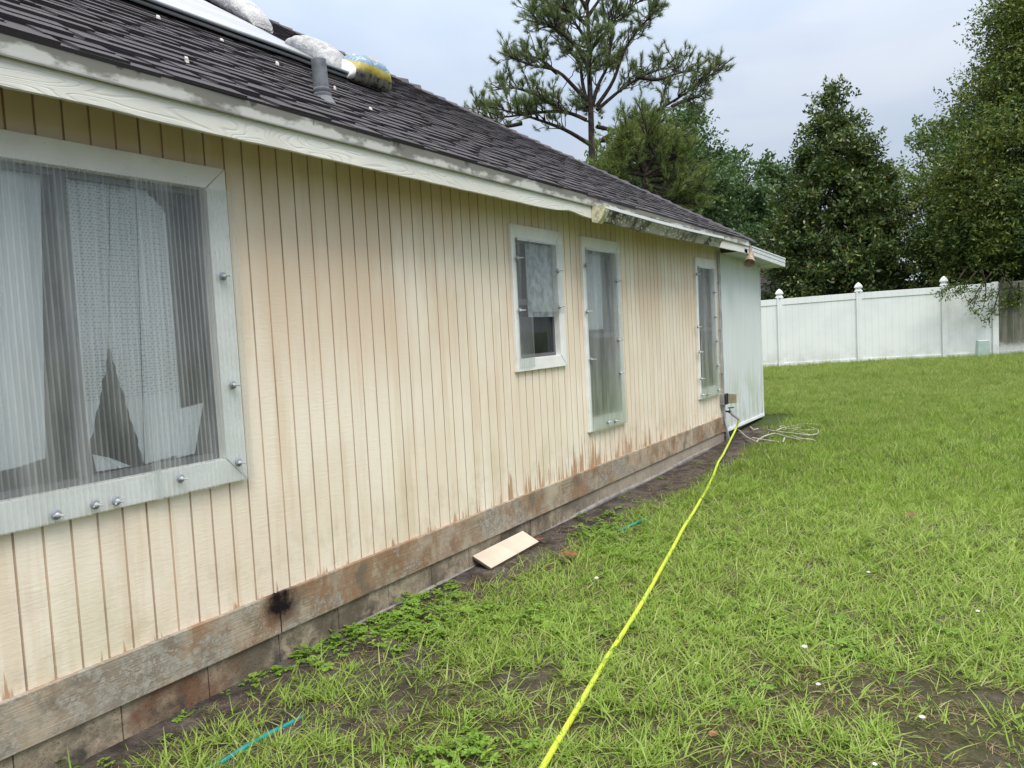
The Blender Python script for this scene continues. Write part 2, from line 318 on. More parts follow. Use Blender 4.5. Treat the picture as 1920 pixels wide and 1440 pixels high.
def mat_hose():
    m = M('lime_yellow_hose'); x, y, z = m.xyz()
    w = m.n('ShaderNodeTexWave', {'Vector': m.pos((1, 1, 2.5)), 'Scale': 9., 'Distortion': 4., 'Detail': 2}, wave_type='BANDS', bands_direction='DIAGONAL').outputs['Fac']
    c = m.mix(m.math('MULTIPLY', m.ramp(w, .012, .002), .45), (.54, .65, .05), (.12, .16, .02)); c = m.mix(m.ramp(m.noise(3, 4), .55, .75, 0, .3), c, (.38, .43, .06))
    return m.end(m.bsdf(c, .42))

MT = dict(
    siding=mat_siding(), skirt=mat_skirt(), block=mat_block(), trim=mat_white_trim(), fascia=mat_fascia(), drip=mat_drip_edge(), shingle=mat_shingle(),
    poly=mat_poly(), glass=mat_glass(), lace=mat_lace(1), curtain=mat_lace(0), ground=mat_ground(), vinyl=mat_vinyl(0), dirty=mat_vinyl(1), annex=mat_annex(),
    gutter=mat_gutter(), tarp=mat_tarp(), bag=mat_bag(), print=mat_print_bag(), hose=mat_hose(),
    steel=simple('zinc_bolt', (.62, .63, .65), .4, .35), rubber=simple('grey_washer', (.23, .26, .29), .6), sash=simple('aluminium_sash', (.13, .135, .14), .45, .3),
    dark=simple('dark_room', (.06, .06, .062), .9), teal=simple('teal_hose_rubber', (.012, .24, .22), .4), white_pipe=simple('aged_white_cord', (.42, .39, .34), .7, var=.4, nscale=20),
    pvc=simple('weathered_vent_pipe', (.145, .155, .175), .6, var=.45, nscale=7), conduit=simple('grey_conduit', (.34, .35, .36), .5, var=.25), boxgrey=simple('grey_outlet_box', (.27, .27, .28), .55, var=.2),
    beige=simple('beige_cover', (.45, .40, .28), .5, var=.2, nscale=14), tan=simple('tan_lamp_holder', (.33, .26, .19), .6, var=.25, nscale=14), black=simple('black_rubber', (.02, .02, .022), .5),
    white_metal=simple('white_aluminium', (.74, .76, .77), .4, var=.06), soffit=simple('stained_soffit', (.50, .51, .46), .6, var=.25, nscale=3), raw=simple('brown_underside', (.24, .19, .13), .85, var=.3),
    cream=simple('cream_board_paint', (.62, .53, .42), .6, var=.08, nscale=6, bump=.2), rawedge=simple('board_edge', (.16, .12, .09), .9), bark=simple('dark_bark', (.050, .040, .034), .95, var=.4, nscale=10, bump=.9, spec=.1),
    bark2=simple('grey_bark', (.085, .075, .062), .95, var=.4, nscale=10, bump=.8, spec=.1), greenbox=simple('sage_green_box', (.36, .47, .42), .45, var=.08), mortar=simple('grey_mortar', (.24, .22, .20), .95, var=.25, nscale=12, bump=.7),
    farroof=simple('dark_neighbour_roof', (.062, .056, .060), .85, var=.3, nscale=4), farwall=simple('pale_blue_wall', (.62, .67, .73), .7, var=.06), dimwall=simple('dark_grey_wall', (.09, .095, .10), .8),
    chip=simple('white_chip', (.62, .60, .55), .8, var=.3, nscale=60), deadleaf=simple('brown_dead_leaf', (.20, .085, .035), .7, var=.5, nscale=30), yellowed=simple('yellowed_end_cap', (.52, .50, .34), .5, var=.35, nscale=30),
    gap=simple('soffit_dark', (.10, .085, .06), .9),
)

# ------------------------------------------------------------------ mesh helpers
class MB:
    def __init__(s): s.v = []; s.f = []; s.n = 0; s.mi = []; s.cur = 0
    def add(s, vs, fs):
        vs = np.asarray(vs, float).reshape(-1, 3); s.v.append(vs)
        for f in fs: s.f.append([i + s.n for i in f]); s.mi.append(s.cur)
        s.n += len(vs); return s
    def quad(s, a, b, c, d): return s.add([a, b, c, d], [(0, 1, 2, 3)])
    def poly(s, pts): return s.add(pts, [tuple(range(len(pts)))])
    def box(s, x0, x1, y0, y1, z0, z1):
        return s.hexa([(x0, y0, z0), (x1, y0, z0), (x1, y1, z0), (x0, y1, z0), (x0, y0, z1), (x1, y0, z1), (x1, y1, z1), (x0, y1, z1)])
    def hexa(s, p): return s.add(p, [(0, 3, 2, 1), (4, 5, 6, 7), (0, 1, 5, 4), (1, 2, 6, 5), (2, 3, 7, 6), (3, 0, 4, 7)])
    def slab(s, pts, n):                       # polygon pts thickened along n
        k = len(pts); p = np.asarray(pts, float); q = p + np.asarray(n, float)
        fs = [tuple(reversed(range(k))), tuple(range(k, 2*k))] + [(i, (i+1) % k, k+(i+1) % k, k+i) for i in range(k)]
        return s.add(np.vstack([p, q]), fs)
    def tube(s, path, r, seg=8, cap=True):
        p = np.asarray(path, float); k = len(p); r = np.full(k, r) if np.isscalar(r) else np.asarray(r, float)
        t = np.gradient(p, axis=0); t /= np.linalg.norm(t, axis=1)[:, None] + 1e-9
        up = np.array([0, 0, 1.]) if abs(t[0][2]) < .9 else np.array([1., 0, 0]); vs = []
        a = np.cross(t[0], up); a /= np.linalg.norm(a)
        for i in range(k):
            a = a - t[i]*np.dot(a, t[i]); a /= np.linalg.norm(a) + 1e-9; b = np.cross(t[i], a)
            for j in range(seg):
                w = 2*math.pi*j/seg; vs.append(p[i] + r[i]*(a*math.cos(w) + b*math.sin(w)))
        fs = [(i*seg+j, i*seg+(j+1) % seg, (i+1)*seg+(j+1) % seg, (i+1)*seg+j) for i in range(k-1) for j in range(seg)]
        if cap: fs += [tuple(reversed(range(seg))), tuple(range((k-1)*seg, k*seg))]
        return s.add(vs, fs)
    def lathe(s, prof, c, seg=12, rot=0., ax=None):     # prof: (radius, height) list around +z, or around axis ax
        c = np.asarray(c, float); ax = np.array([0, 0, 1.]) if ax is None else _n(np.asarray(ax, float))
        u = np.cross(ax, [0, 1., 0] if abs(ax[1]) < .9 else [1., 0, 0]); u /= np.linalg.norm(u); w = np.cross(ax, u); vs = []
        for r, h in prof:
            for j in range(seg):
                a = rot + 2*math.pi*j/seg; vs.append(c + ax*h + r*(u*math.cos(a) + w*math.sin(a)))
        k = len(prof); fs = [(i*seg+j, i*seg+(j+1) % seg, (i+1)*seg+(j+1) % seg, (i+1)*seg+j) for i in range(k-1) for j in range(seg)]
        fs += [tuple(reversed(range(seg))), tuple(range((k-1)*seg, k*seg))]
        return s.add(vs, fs)
    def grid(s, fn, nu, nv):
        vs = [fn(i/nu, j/nv) for i in range(nu+1) for j in range(nv+1)]
        return s.add(vs, [(i*(nv+1)+j, (i+1)*(nv+1)+j, (i+1)*(nv+1)+j+1, i*(nv+1)+j+1) for i in range(nu) for j in range(nv)])
    def build(s, name, mat, parent=None, smooth=False, bevel=0.):
        me = bpy.data.meshes.new(name); v = np.vstack(s.v) if s.v else np.zeros((0, 3))
        o = bpy.data.objects.new(name, me)
        if parent is not None:
            o.parent = parent; q = parent; off = np.zeros(3)
            while q is not None: off += np.array(q.location); q = q.parent
            v = v - off
        me.from_pydata(v.tolist(), [], s.f); 
        for m in (mat if isinstance(mat, (list, tuple)) else [mat]): me.materials.append(m)
        if any(s.mi): me.polygons.foreach_set('material_index', s.mi)
        if smooth: me.polygons.foreach_set('use_smooth', [True]*len(s.f))
        me.update(); COL.objects.link(o)
        if bevel:
            b = o.modifiers.new('bevel', 'BEVEL'); b.width = bevel; b.segments = 2; b.limit_method = 'ANGLE'
        return o
def raw_mesh(name, v, f, mat, parent=None, smooth=False):       # fast path: v (n,3), f (m,k)
    v = np.asarray(v, np.float32)
    o = bpy.data.objects.new(name, None); bpy.data.objects.remove(o)
    me = bpy.data.meshes.new(name); o = bpy.data.objects.new(name, me)
    if parent is not None:
        o.parent = parent; v = v - np.array(parent.location, np.float32)
    k = f.shape[1]; me.vertices.add(len(v)); me.vertices.foreach_set('co', v.ravel())
    me.loops.add(f.size); me.loops.foreach_set('vertex_index', f.astype(np.int32).ravel())
    me.polygons.add(len(f)); me.polygons.foreach_set('loop_start', np.arange(0, f.size, k, dtype=np.int32)); me.polygons.foreach_set('loop_total', np.full(len(f), k, np.int32))
    me.materials.append(mat); me.update(calc_edges=True); me.validate(); COL.objects.link(o); return o
def thing(name, label, cat, loc=(0, 0, 0), group=None):
    o = bpy.data.objects.new(name, None); COL.objects.link(o); o.location = loc; o.empty_display_size = .2
    return tag(o, label, cat, group)
def tag(o, label, cat, group=None):
    o['label'] = label; o['category'] = cat
    if group: o['group'] = group
    return o
def kind(o, k): o['kind'] = k; return o
def clone(o, loc, rotz=0., label=None):
    r = o.copy(); COL.objects.link(r); r.location = loc; r.rotation_euler = (0, 0, rotz)
    if label: r['label'] = label
    for ch in o.children:
        c = ch.copy(); COL.objects.link(c); c.parent = r
        for g in ch.children: d = g.copy(); COL.objects.link(d); d.parent = c
    return r
def vnoise(x, y, s, seed=0):                   # smooth value noise in 0..1
    g = np.random.default_rng(seed).random((64, 64)); x = np.asarray(x)*s + 100; y = np.asarray(y)*s + 100
    i = np.floor(x).astype(int); j = np.floor(y).astype(int); a = x-i; b = y-j; a = a*a*(3-2*a); b = b*b*(3-2*b)
    q = lambda m, n: g[m % 64, n % 64]
    return (q(i, j)*(1-a)+q(i+1, j)*a)*(1-b) + (q(i, j+1)*(1-a)+q(i+1, j+1)*a)*b

# ------------------------------------------------------------------ the ground
def gz(x, y):
    x = np.asarray(x, float); y = np.asarray(y, float)
    t = np.clip((y-8.)/13., 0, 1); t = t*t*(3-2*t)
    g = .045 + t*(.335 + .02*np.clip(x, -3, 6)) + (vnoise(x, y, 1.3, 1)-.5)*.035*np.clip(x/1.2, .2, 1)
    return g + np.clip((y-30)/200, 0, 1)*1.0
gx = np.unique(np.concatenate([np.linspace(-300, -20, 15), np.linspace(-20, -1, 20), np.linspace(-1, 9, 101), np.linspace(9, 40, 20), np.linspace(40, 300, 14)]))
gy = np.unique(np.concatenate([np.linspace(-60, -1, 20), np.linspace(-1, 24, 201), np.linspace(24, 60, 20), np.linspace(60, 600, 20)]))
GX, GY = np.meshgrid(gx, gy, indexing='ij'); nx, ny = GX.shape
ii, jj = np.meshgrid(np.arange(nx-1), np.arange(ny-1), indexing='ij'); q = (ii*ny+jj).ravel()
g = raw_mesh('ground', np.stack([GX.ravel(), GY.ravel(), gz(GX, GY).ravel()], 1), np.stack([q, q+ny, q+ny+1, q+1], 1), MT['ground']); kind(g, 'structure')

# ------------------------------------------------------------------ the house
house = thing('house', 'beige single storey house with grooved wood siding, dark shingle roof and plastic-covered windows', 'house')
Y0, Y1, ZB, ZT = -5.0, 9.93, .385, 2.76
WIN = [dict(y0=.20, y1=2.25, z0=1.10, z1=2.318), dict(y0=4.875, y1=5.50, z0=1.41, z1=2.305), dict(y0=6.02, y1=6.66, z0=.825, z1=2.305), dict(y0=8.99, y1=9.62, z0=.82, z1=2.285)]
def zspans(a, b):
    m = (a+b)/2; sp = [(ZB, ZT)]
    for w in WIN:
        if w['y0'] < m < w['y1']: sp = [(ZB, w['z0']), (w['z1'], ZT)]
    return sp
br = {Y0, Y1}
for w in WIN: br |= {w['y0'], w['y1']}
k0 = math.ceil((Y0-G0)/GP)+1; grooves = [G0+GP*k for k in range(k0, int((Y1-G0)/GP)+1)]
grooves = [q for q in grooves if all(abs(q-e) > .012 for w in WIN for e in (w['y0'], w['y1']))]
for q in grooves: br |= {q-.0045, q+.0045}
br = sorted(br); mb = MB(); prev = None
for a, b in zip(br[:-1], br[1:]):
    mid = (a+b)/2; ing = any(abs(mid-q) < .0046 for q in grooves); x = -.007 if ing else 0.
    sp = zspans(a, b)
    for z0, z1 in sp: mb.quad((x, a, z0), (x, b, z0), (x, b, z1), (x, a, z1))
    if prev is not None and prev[0] != x:
        lo, hi = min(prev[0], x), max(prev[0], x)
        for z0, z1 in sp: mb.quad((lo, a, z0), (hi, a, z0), (hi, a, z1), (lo, a, z1))
    prev = (x,)
mb.build('siding', MT['siding'], house)
HW = -9.4                                        # far side of the house
mb = MB(); mb.quad((HW, Y0, .1), (HW, Y1, .1), (HW, Y1, ZT), (HW, Y0, ZT)).quad((HW, Y0, .1), (0, Y0, .1), (0, Y0, ZT), (HW, Y0, ZT)).quad((HW, Y1, .1), (-.005, Y1, .1), (-.005, Y1, ZT), (HW, Y1, ZT))
mb.build('rear_wall', MT['siding'], house)
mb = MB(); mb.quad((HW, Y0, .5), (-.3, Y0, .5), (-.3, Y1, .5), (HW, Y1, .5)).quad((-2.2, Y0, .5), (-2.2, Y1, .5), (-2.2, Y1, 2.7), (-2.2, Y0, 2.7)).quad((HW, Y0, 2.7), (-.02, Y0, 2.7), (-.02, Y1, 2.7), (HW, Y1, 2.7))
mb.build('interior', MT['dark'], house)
mb = MB()
for a, b in ((Y0, 2.495), (2.499, 7.6), (7.603, Y1-.01)):
    mb.box(-.02, .022, a, b, .193, .3945)
mb.build('skirt_board', MT['skirt'], house, bevel=.004)
mb = MB(); e = -4.8
while e < Y1: b = min(e+.405, Y1-.03); mb.box(-.2, .004, e+.003, b-.003, -.3, .21); e += .405
mb.box(-.25, -.006, -4.8, Y1-.05, -.3, .192)
mb.build('foundation', MT['block'], house)
mb = MB()
for e in np.arange(2.9, 9.2, .3):
    w0, w1 = .018+.02*vnoise(e, 0, 3, 4), .018+.02*vnoise(e+.3, 0, 3, 4); h0, h1 = .028+.045*vnoise(e, 5, .8, 5), .028+.045*vnoise(e+.3, 5, .8, 5)
    mb.hexa([(.0045, e, -.1), (w0, e, -.1), (w1, e+.3, -.1), (.0045, e+.3, -.1), (.0045, e, h0+.015), (w0*.8, e, h0), (w1*.8, e+.3, h1), (.0045, e+.3, h1+.015)])
mb.build('mortar_footing', MT['mortar'], house)
# corner boards
mb = MB(); mb.box(-.03, .018, Y1-.055, Y1+.03, .24, 2.70); mb.build('corner_board', MT['white_metal'], house, bevel=.003)

# --- eaves
O, ZE, P = .30, 2.653, .62                       # overhang, roof edge height, pitch
YE = 10.42                                       # where the eave corner of the hip lies
FE = 10.20
mb = MB(); ys = np.linspace(-5.3, FE, 160)
low = 2.483 + np.array([(.006 if y < 1.75 else .002)*(vnoise(y, 1, 9, 3)-.5)*2 + (.022*math.exp(-((y-5.25)/.16)**2)) for y in ys])
for a, b, la, lb in zip(ys[:-1], ys[1:], low[:-1], low[1:]):
    mb.hexa([(O-.022, a, la), (O, a, la), (O, b, lb), (O-.022, b, lb), (O-.022, a, 2.62), (O, a, 2.62), (O, b, 2.62), (O-.022, b, 2.62)])
mb.build('fascia_board', MT['fascia'], house)
mb = MB(); prof = [(O+.004, 2.578), (O+.016, 2.574), (O+.018, 2.580), (O+.007, 2.584), (O+.012, 2.650), (O-.01, 2.652)]
for (xa, za), (xb, zb) in zip(prof[:-1], prof[1:]): mb.quad((xa, -5.3, za), (xa, YE-.12+ (za-2.58)*1.2, za), (xb, YE-.12+(zb-2.58)*1.2, zb), (xb, -5.3, zb))
mb.build('drip_edge', MT['drip'], house)
mb = MB(); mb.quad((O-.02, -5.3, 2.60), (O-.02, YE, 2.60), (-.2, YE-.2, 2.60+.22*P+.1), (-.2, -5.3, 2.60+.22*P+.1))
mb.quad((HW, Y1+.02, 2.66), (O-.03, Y1+.02, 2.66), (O-.03, FE-.02, 2.60), (HW, FE-.02, 2.60))
mb.build('eave_underside', MT['raw'], house)
mb = MB(); mb.box(HW, O-.024, FE-.022, FE, 2.485, 2.62); mb.build('end_fascia', MT['fascia'], house)

# --- roof: courses of laminated shingles on the visible slope, clipped along the hip
XR = O-5.0                                       # ridge
def rz(x): return ZE + P*(O-x)
nrm = _n(np.array([P, 0, 1.])); slp = _n(np.array([-1., 0, P]))
roof = MB(); YB = -5.3
def rp(s, y, h): return np.array([O, y, ZE]) + slp*s + nrm*h
SMAX = 5.0*math.sqrt(1+P*P); cs = math.sqrt(1+P*P)
def yhip(s): return YE - s/cs
EXPO = .118
ncs = int(SMAX/EXPO)
for k in range(-0, ncs+1):
    s0 = k*EXPO - .012; s1 = s0 + EXPO + .03
    y = YB - random.random()*.3; ye = yhip(max(s0, 0)) + .03
    # base ply
    while y < ye:
        w = random.choice([.33, .5, .99]); y2 = min(y+w, ye); j = random.uniform(-.004, .004); h = .014+random.uniform(0, .003)
        yl, yr = y+.0015, y2-.0015; sl = random.uniform(-.003, .003)
        roof.hexa([rp(s0+j, yl, .0), rp(s0+j+sl, yr, .0), rp(s1, yr-(.0 if y2 < ye else .09), -.006), rp(s1, yl, -.006), rp(s0+j, yl, h), rp(s0+j+sl, yr, h), rp(s1, yr-(.0 if y2 < ye else .09), .001), rp(s1, yl, .001)])
        y = y2
    # dragon teeth of the upper ply
    y = YB - random.random()*.3
    while y < ye-.1:
        w = random.uniform(.16, .46); y2 = min(y+w, ye-.03); j = random.uniform(-.003, .008); h = .021+random.uniform(-.003, .005); c = random.uniform(.004, .03); sl = random.uniform(-.006, .006)
        top = s0+EXPO+.004
        roof.hexa([rp(s0+j, y+c, .008), rp(s0+j+sl, y2-c, .008), rp(top, y2, .006), rp(top, y, .006), rp(s0+j, y+c, h), rp(s0+j+sl, y2-c, h), rp(top, y2, h*.55), rp(top, y, h*.55)])
        y = y2 + random.uniform(.02, .16)
roof.build('shingle_roof', MT['shingle'], house)
mb = MB(); zr = rz(XR); XW = HW-O                # deck below and the slopes out of sight
mb.poly([(O-.01, YB, ZE-.012), (O-.01, YE-.02, ZE-.012), (XR, YE-5.0, zr-.012), (XR, YB, zr-.012)])
mb.poly([(O, YE, ZE), (XW, YE, ZE), (XR, YE-5.0, zr)]); mb.poly([(XW, YE, ZE), (XW, YB, ZE), (XR, YB, zr), (XR, YE-5., zr)]); mb.poly([(O, YB, ZE), (XR, YB, zr), (XW, YB, ZE)])
mb.build('roof_deck', MT['shingle'], house)
mb = MB(); hd = _n(np.array([-1., -1., P])); side = _n(np.cross(hd, [0, 0, 1.])); L = 5.0*math.sqrt(2+P*P); t = .02
up = np.array([0, 0, 1.])
while t < L:
    e = min(t+.19, L+.05); a = np.array([O+.01, YE+.01, ZE]) + hd*t; b = np.array([O+.01, YE+.01, ZE]) + hd*e; wob = random.uniform(-.012, .012); dr = random.uniform(-.008, .006)
    lift = .030 + random.uniform(0, .012) + (.025 if abs(t-4.75) < .1 else 0)
    for sg in (1, -1):
        # wings lie on both slopes
        out_ = side*sg*.14 + np.array([0, 0, -.14*P*.72])
        mb.hexa([a+out_+up*.006, a+up*.008, b+up*-.002, b+out_+up*-.004, a+out_+up*(.020+dr*.3), a+up*lift, b+up*.016, b+out_+up*.008] if sg > 0 else [a+up*.008, a+out_+up*.006, b+out_+up*-.004, b+up*-.002, a+up*lift, a+out_+up*(.020+dr*.3), b+out_+up*.008, b+up*.016])
    t += .155
mb.build('hip_cap', MT['shingle'], house)

# --- vent pipe on the roof
b0 = np.array([-.239, 3.28, rz(-.239)]); ax = np.array([-.03, -.03, 1.])
vp = MB(); vp.lathe([(.043, -.04), (.043, .225), (.035, .225), (.035, .10)], b0, 20, ax=ax)
vent = vp.build('vent_pipe', MT['pvc'], house, smooth=False)
vp = MB(); vp.lathe([(.075, -.03), (.052, .015), (.054, .03), (.047, .036), (.051, .05), (.051, .058), (.045, .064), (.044, .07)], b0, 20, ax=ax); vp.build('pipe_boot', MT['pvc'], vent)

# --- windows
def frame_board(mb, a, b, c, d, t0, t1):         # four corners (y, z) of a mitred board
    mb.hexa([(t0, *a), (t0, *b), (t0, *c), (t0, *d), (t1, *a), (t1, *b), (t1, *c), (t1, *d)])
def casing(par, oy0, oy1, oz0, oz1, iy0, iy1, iz0, iz1, t=.026):
    mk = [([(oy0, oz1), (iy0, iz1), (iy1, iz1), (oy1, oz1)], 'head_casing'), ([(oy0, oz0), (oy1, oz0), (iy1, iz0), (iy0, iz0)], 'bottom_casing'),
          ([(oy0, oz0), (iy0, iz0), (iy0, iz1), (oy0, oz1)], 'side_casing'), ([(oy1, oz0), (oy1, oz1), (iy1, iz1), (iy1, iz0)], 'side_casing')]
    for pts, nm in mk:
        g = .0012; cy = sum(p[0] for p in pts)/4; cz = sum(p[1] for p in pts)/4
        pts = [(y+(g if y < cy else -g), z+(g if z < cz else -g)) for y, z in pts]
        mb = MB(); frame_board(mb, *pts, .0, t+(.002 if 'side' in nm else 0)); mb.build(nm, MT['trim'], par, bevel=.003)
def corrugated(par, y0, y1, z0, z1, x=.036, pitch=.023, amp=.0015, tilt=0.):
    n = int((y1-y0)/pitch*8); mb = MB(); zs = 6
    f = lambda u, v: (x + amp*math.sin(2*math.pi*u*(y1-y0)/pitch) + tilt*(u-.5) + .006*math.sin(3.1*v+u*4), y0+(y1-y0)*u, z0+(z1-z0)*v)
    mb.grid(f, n, zs); return mb.build('plastic_panel', MT['poly'], par, smooth=True)
def bolt(par, y, z, x=.040, ang=None):
    ang = random.uniform(-.5, .5) if ang is None else ang
    mb = MB(); mb.lathe([(.019, 0), (.019, .004), (.015, .008), (.010, .009)], (x, y, z), 16, ax=(1, 0, 0)); b = mb.build('washer', MT['rubber'], par)
    mb = MB(); mb.lathe([(.0042, -.03), (.0042, .052), (.003, .055)], (x, y, z), 10, ax=(1, 0, 0)); mb.lathe([(.009, .008), (.009, .014), (.006, .020)], (x, y, z), 10, ax=(1, 0, 0))
    for s in (1, -1):
        c, d = math.cos(ang)*s, math.sin(ang)*s
        mb.slab([(x+.010, y+c*.005-d*.0, z+d*.005), (x+.016, y+c*.007, z+d*.007), (x+.028, y+c*.019, z+d*.019), (x+.022, y+c*.021, z+d*.021), (x+.011, y+c*.013, z+d*.013)], (0, -d*.003, c*.003))
    mb.build('wing_nut', MT['steel'], par)
def window_body(par, w, bars=True, depth=.032):
    y0, y1, z0, z1 = w['y0'], w['y1'], w['z0'], w['z1']
    mb = MB(); d = -depth
    for a, b in (((y0, z0), (y1, z0)), ((y1, z0), (y1, z1)), ((y1, z1), (y0, z1)), ((y0, z1), (y0, z0))): mb.quad((.0, *a), (.0, *b), (d-.03, *b), (d-.03, *a))
    mb.build('jamb', MT['trim'], par)
    mb = MB(); t = .028
    for r in ((y0+.002, y1-.002, z0+.002, z0+t), (y0+.002, y1-.002, z1-t, z1-.002), (y0+.002, y0+t, z0+t, z1-t), (y1-t, y1-.002, z0+t, z1-t)): mb.box(d-.012, d+.012, *r)
    zm = (z0+z1)/2-.02
    if bars: mb.box(d-.011, d+.016, y0+t, y1-t, zm-.022, zm+.022)
    mb.build('sash', MT['sash'], par)
    mb = MB(); mb.quad((d, y0+.01, z0+.01), (d, y1-.01, z0+.01), (d, y1-.01, z1-.01), (d, y0+.01, z1-.01)); mb.build('pane', MT['glass'], par)
def pleated(par, nm, mat, pts_l, pts_r, x, amp=.012, waves=9, nu=90):   # sheet between two (y,z) edges, each bottom/top
    (yb0, zb0), (yt0, zt0) = pts_l; (yb1, zb1), (yt1, zt1) = pts_r; mb = MB()
    mb.grid(lambda u, v: (x + amp*math.sin(u*waves*6.283+math.sin(u*17)) + .004*math.sin(u*50), (yb0*(1-u)+yb1*u)*(1-v)+(yt0*(1-u)+yt1*u)*v, (zb0*(1-u)+zb1*u)*(1-v)+(zt0*(1-u)+zt1*u)*v), nu, 14)
    return mb.build(nm, mat, par, smooth=True)

# the big near window
def winthing(label, y): o = bpy.data.objects.new('window', None); COL.objects.link(o); o.parent = house; o.location = (0, y, 0); o['label'] = label; o.empty_display_size = .2; return o
w = WIN[0]; wo = winthing('wide window with white curtains behind a ribbed clear sheet', 1.2)
window_body(wo, w, bars=False); casing(wo, .08, 2.36, .985, 2.42, w['y0'], w['y1'], w['z0'], w['z1'])
mb = MB(); ym = onx(118, 600, -.07)[1]; mb.box(-.044, -.014, ym-.022, ym+.025, 1.13, 2.29); mb.build('mullion', MT['sash'], wo)
def cp(u, v, x=-.056): p = onx(u, v, x); return p[1], p[2]
pleated(wo, 'curtain', MT['curtain'], ((.1, 1.05), (.1, 2.3)), (cp(88, 860), cp(78, 300)), -.058, .009, 11)
pleated(wo, 'curtain', MT['lace'], (cp(160, 880), cp(122, 330)), (cp(205, 652), cp(206, 330)), -.056, .006, 4, 60)
pleated(wo, 'curtain', MT['lace'], (cp(205, 652), cp(206, 335)), (cp(272, 870), cp(255, 340)), -.057, .005, 3, 50)
pleated(wo, 'curtain', MT['lace'], (cp(272, 870), cp(255, 340)), (cp(345, 850), cp(312, 400)), -.056, .006, 4, 60)
pleated(wo, 'curtain', MT['curtain'], (cp(180, 884), cp(172, 852)), (cp(245, 874), cp(205, 858)), -.052, .003, 2, 20)
pleated(wo, 'curtain', MT['curtain'], (cp(330, 858), cp(322, 770)), (cp(365, 850), cp(381, 755)), -.052, .003, 2, 20)
corrugated(wo, .02, 1.925, .985, 2.318, .035); corrugated(wo, 1.885, 2.39, .985, 2.318, .0425)
for u, v in [(418, 518), (436, 722), (447, 867), (338, 897), (178, 946), (218, 939), (105, 965)]:
    p = onx(u, v, .045); bolt(wo, p[1], p[2], .045)

# the other three windows
w = WIN[1]; wo = winthing('small window whose lower corner is left uncovered by the ribbed sheet', 5.2)
window_body(wo, w); casing(wo, 4.815, 5.60, 1.315, 2.405, w['y0'], w['y1'], w['z0'], w['z1'])
corrugated(wo, 4.842, 5.075, 1.345, 2.300, .034); corrugated(wo, 5.045, 5.585, 1.758, 2.300, .042)
mb = MB(); mb.box(-.010, -.007, 5.07, 5.47, 1.72, 2.28); mb.build('insect_screen', simple('pale_screen', (.30, .33, .36), .8, var=.35, nscale=16), wo)
mb = MB(); mb.box(.024, .034, 4.90, 5.52, 2.288, 2.308); mb.build('head_strip', MT['white_metal'], wo)
for u, v in [(971, 484), (975.5, 582), (1047, 508), (1050, 575.5)]: p = onx(u, v, .05); bolt(wo, p[1], p[2], .043)
w = WIN[2]; wo = winthing('tall narrow window fully covered by a ribbed sheet, beside the small window', 6.35)
window_body(wo, w); casing(wo, 5.96, 6.73, .71, 2.405, w['y0'], w['y1'], w['z0'], w['z1'])
corrugated(wo, 5.995, 6.745, .70, 2.300, .036); pleated(wo, 'curtain', MT['curtain'], ((6.12, 1.60), (6.12, 2.28)), ((6.52, 1.60), (6.52, 2.28)), -.065, .01, 8)
mb = MB(); mb.box(.024, .034, 6.03, 6.67, 2.290, 2.310); mb.build('head_strip', MT['white_metal'], wo)
for u, v in [(1100, 497.5), (1101.7, 584), (1109, 674), (1157, 527), (1160.5, 637.5), (1164, 698.6), (1141, 791), (1154, 789)]: p = onx(u, v, .05); bolt(wo, p[1], p[2], .043)
w = WIN[3]; wo = winthing('tall narrow window fully covered by a ribbed sheet, next to the house corner', 9.3)
window_body(wo, w); casing(wo, 8.93, 9.70, .70, 2.395, w['y0'], w['y1'], w['z0'], w['z1'])
corrugated(wo, 8.975, 9.71, .69, 2.285, .036); pleated(wo, 'curtain', MT['curtain'], ((9.02, 1.60), (9.02, 2.28)), ((9.30, 1.60), (9.30, 2.28)), -.065, .01, 6)
mb = MB(); mb.box(.024, .034, 9.0, 9.63, 2.272, 2.292); mb.build('head_strip', MT['white_metal'], wo)
for u, v in [(1307, 514), (1309, 613), (1312, 660), (1315, 710), (1340, 548), (1342, 594), (1345, 639), (1347, 685), (1317, 740), (1327, 739), (1348, 731)]: p = onx(u, v, .05); bolt(wo, p[1], p[2], .043)

# --- the short piece of gutter left on the fascia
gt = bpy.data.objects.new('gutter', None); COL.objects.link(gt); gt.parent = house; gt.location = (.36, 7.2, 2.5); gt['label'] = 'short broken length of white gutter black with mildew underneath'
ga, gb = 5.62, 8.78
mb = MB(); pr = [(O+.002, 2.565), (O+.002, 2.470), (O+.062, 2.462), (O+.078, 2.500), (O+.105, 2.535), (O+.108, 2.548)]
sag = lambda y: -.012*math.sin((y-ga)/(gb-ga)*math.pi)
for i in range(14):
    a = ga+(gb-ga)*i/14; b = ga+(gb-ga)*(i+1)/14
    for (xa, za), (xb, zb) in zip(pr[:-1], pr[1:]): mb.quad((xa, a, za+sag(a)), (xa, b, za+sag(b)), (xb, b, zb+sag(b)), (xb, a, zb+sag(a)))
mb.poly([(x, gb, z) for x, z in pr]); o_ = mb.build('trough', MT['gutter'], gt); sm = o_.modifiers.new('thick', 'SOLIDIFY'); sm.thickness = .003
mb = MB()
for i in range(14):
    a = ga+(gb-ga)*i/14; b = ga+(gb-ga)*(i+1)/14
    mb.hexa([(O+.090, a, 2.549+sag(a)), (O+.118, a, 2.549+sag(a)), (O+.118, b, 2.549+sag(b)), (O+.090, b, 2.549+sag(b)), (O+.090, a, 2.574+sag(a)), (O+.118, a, 2.574+sag(a)), (O+.118, b, 2.574+sag(b)), (O+.090, b, 2.574+sag(b))])
mb.build('lip', MT['white_metal'], gt)
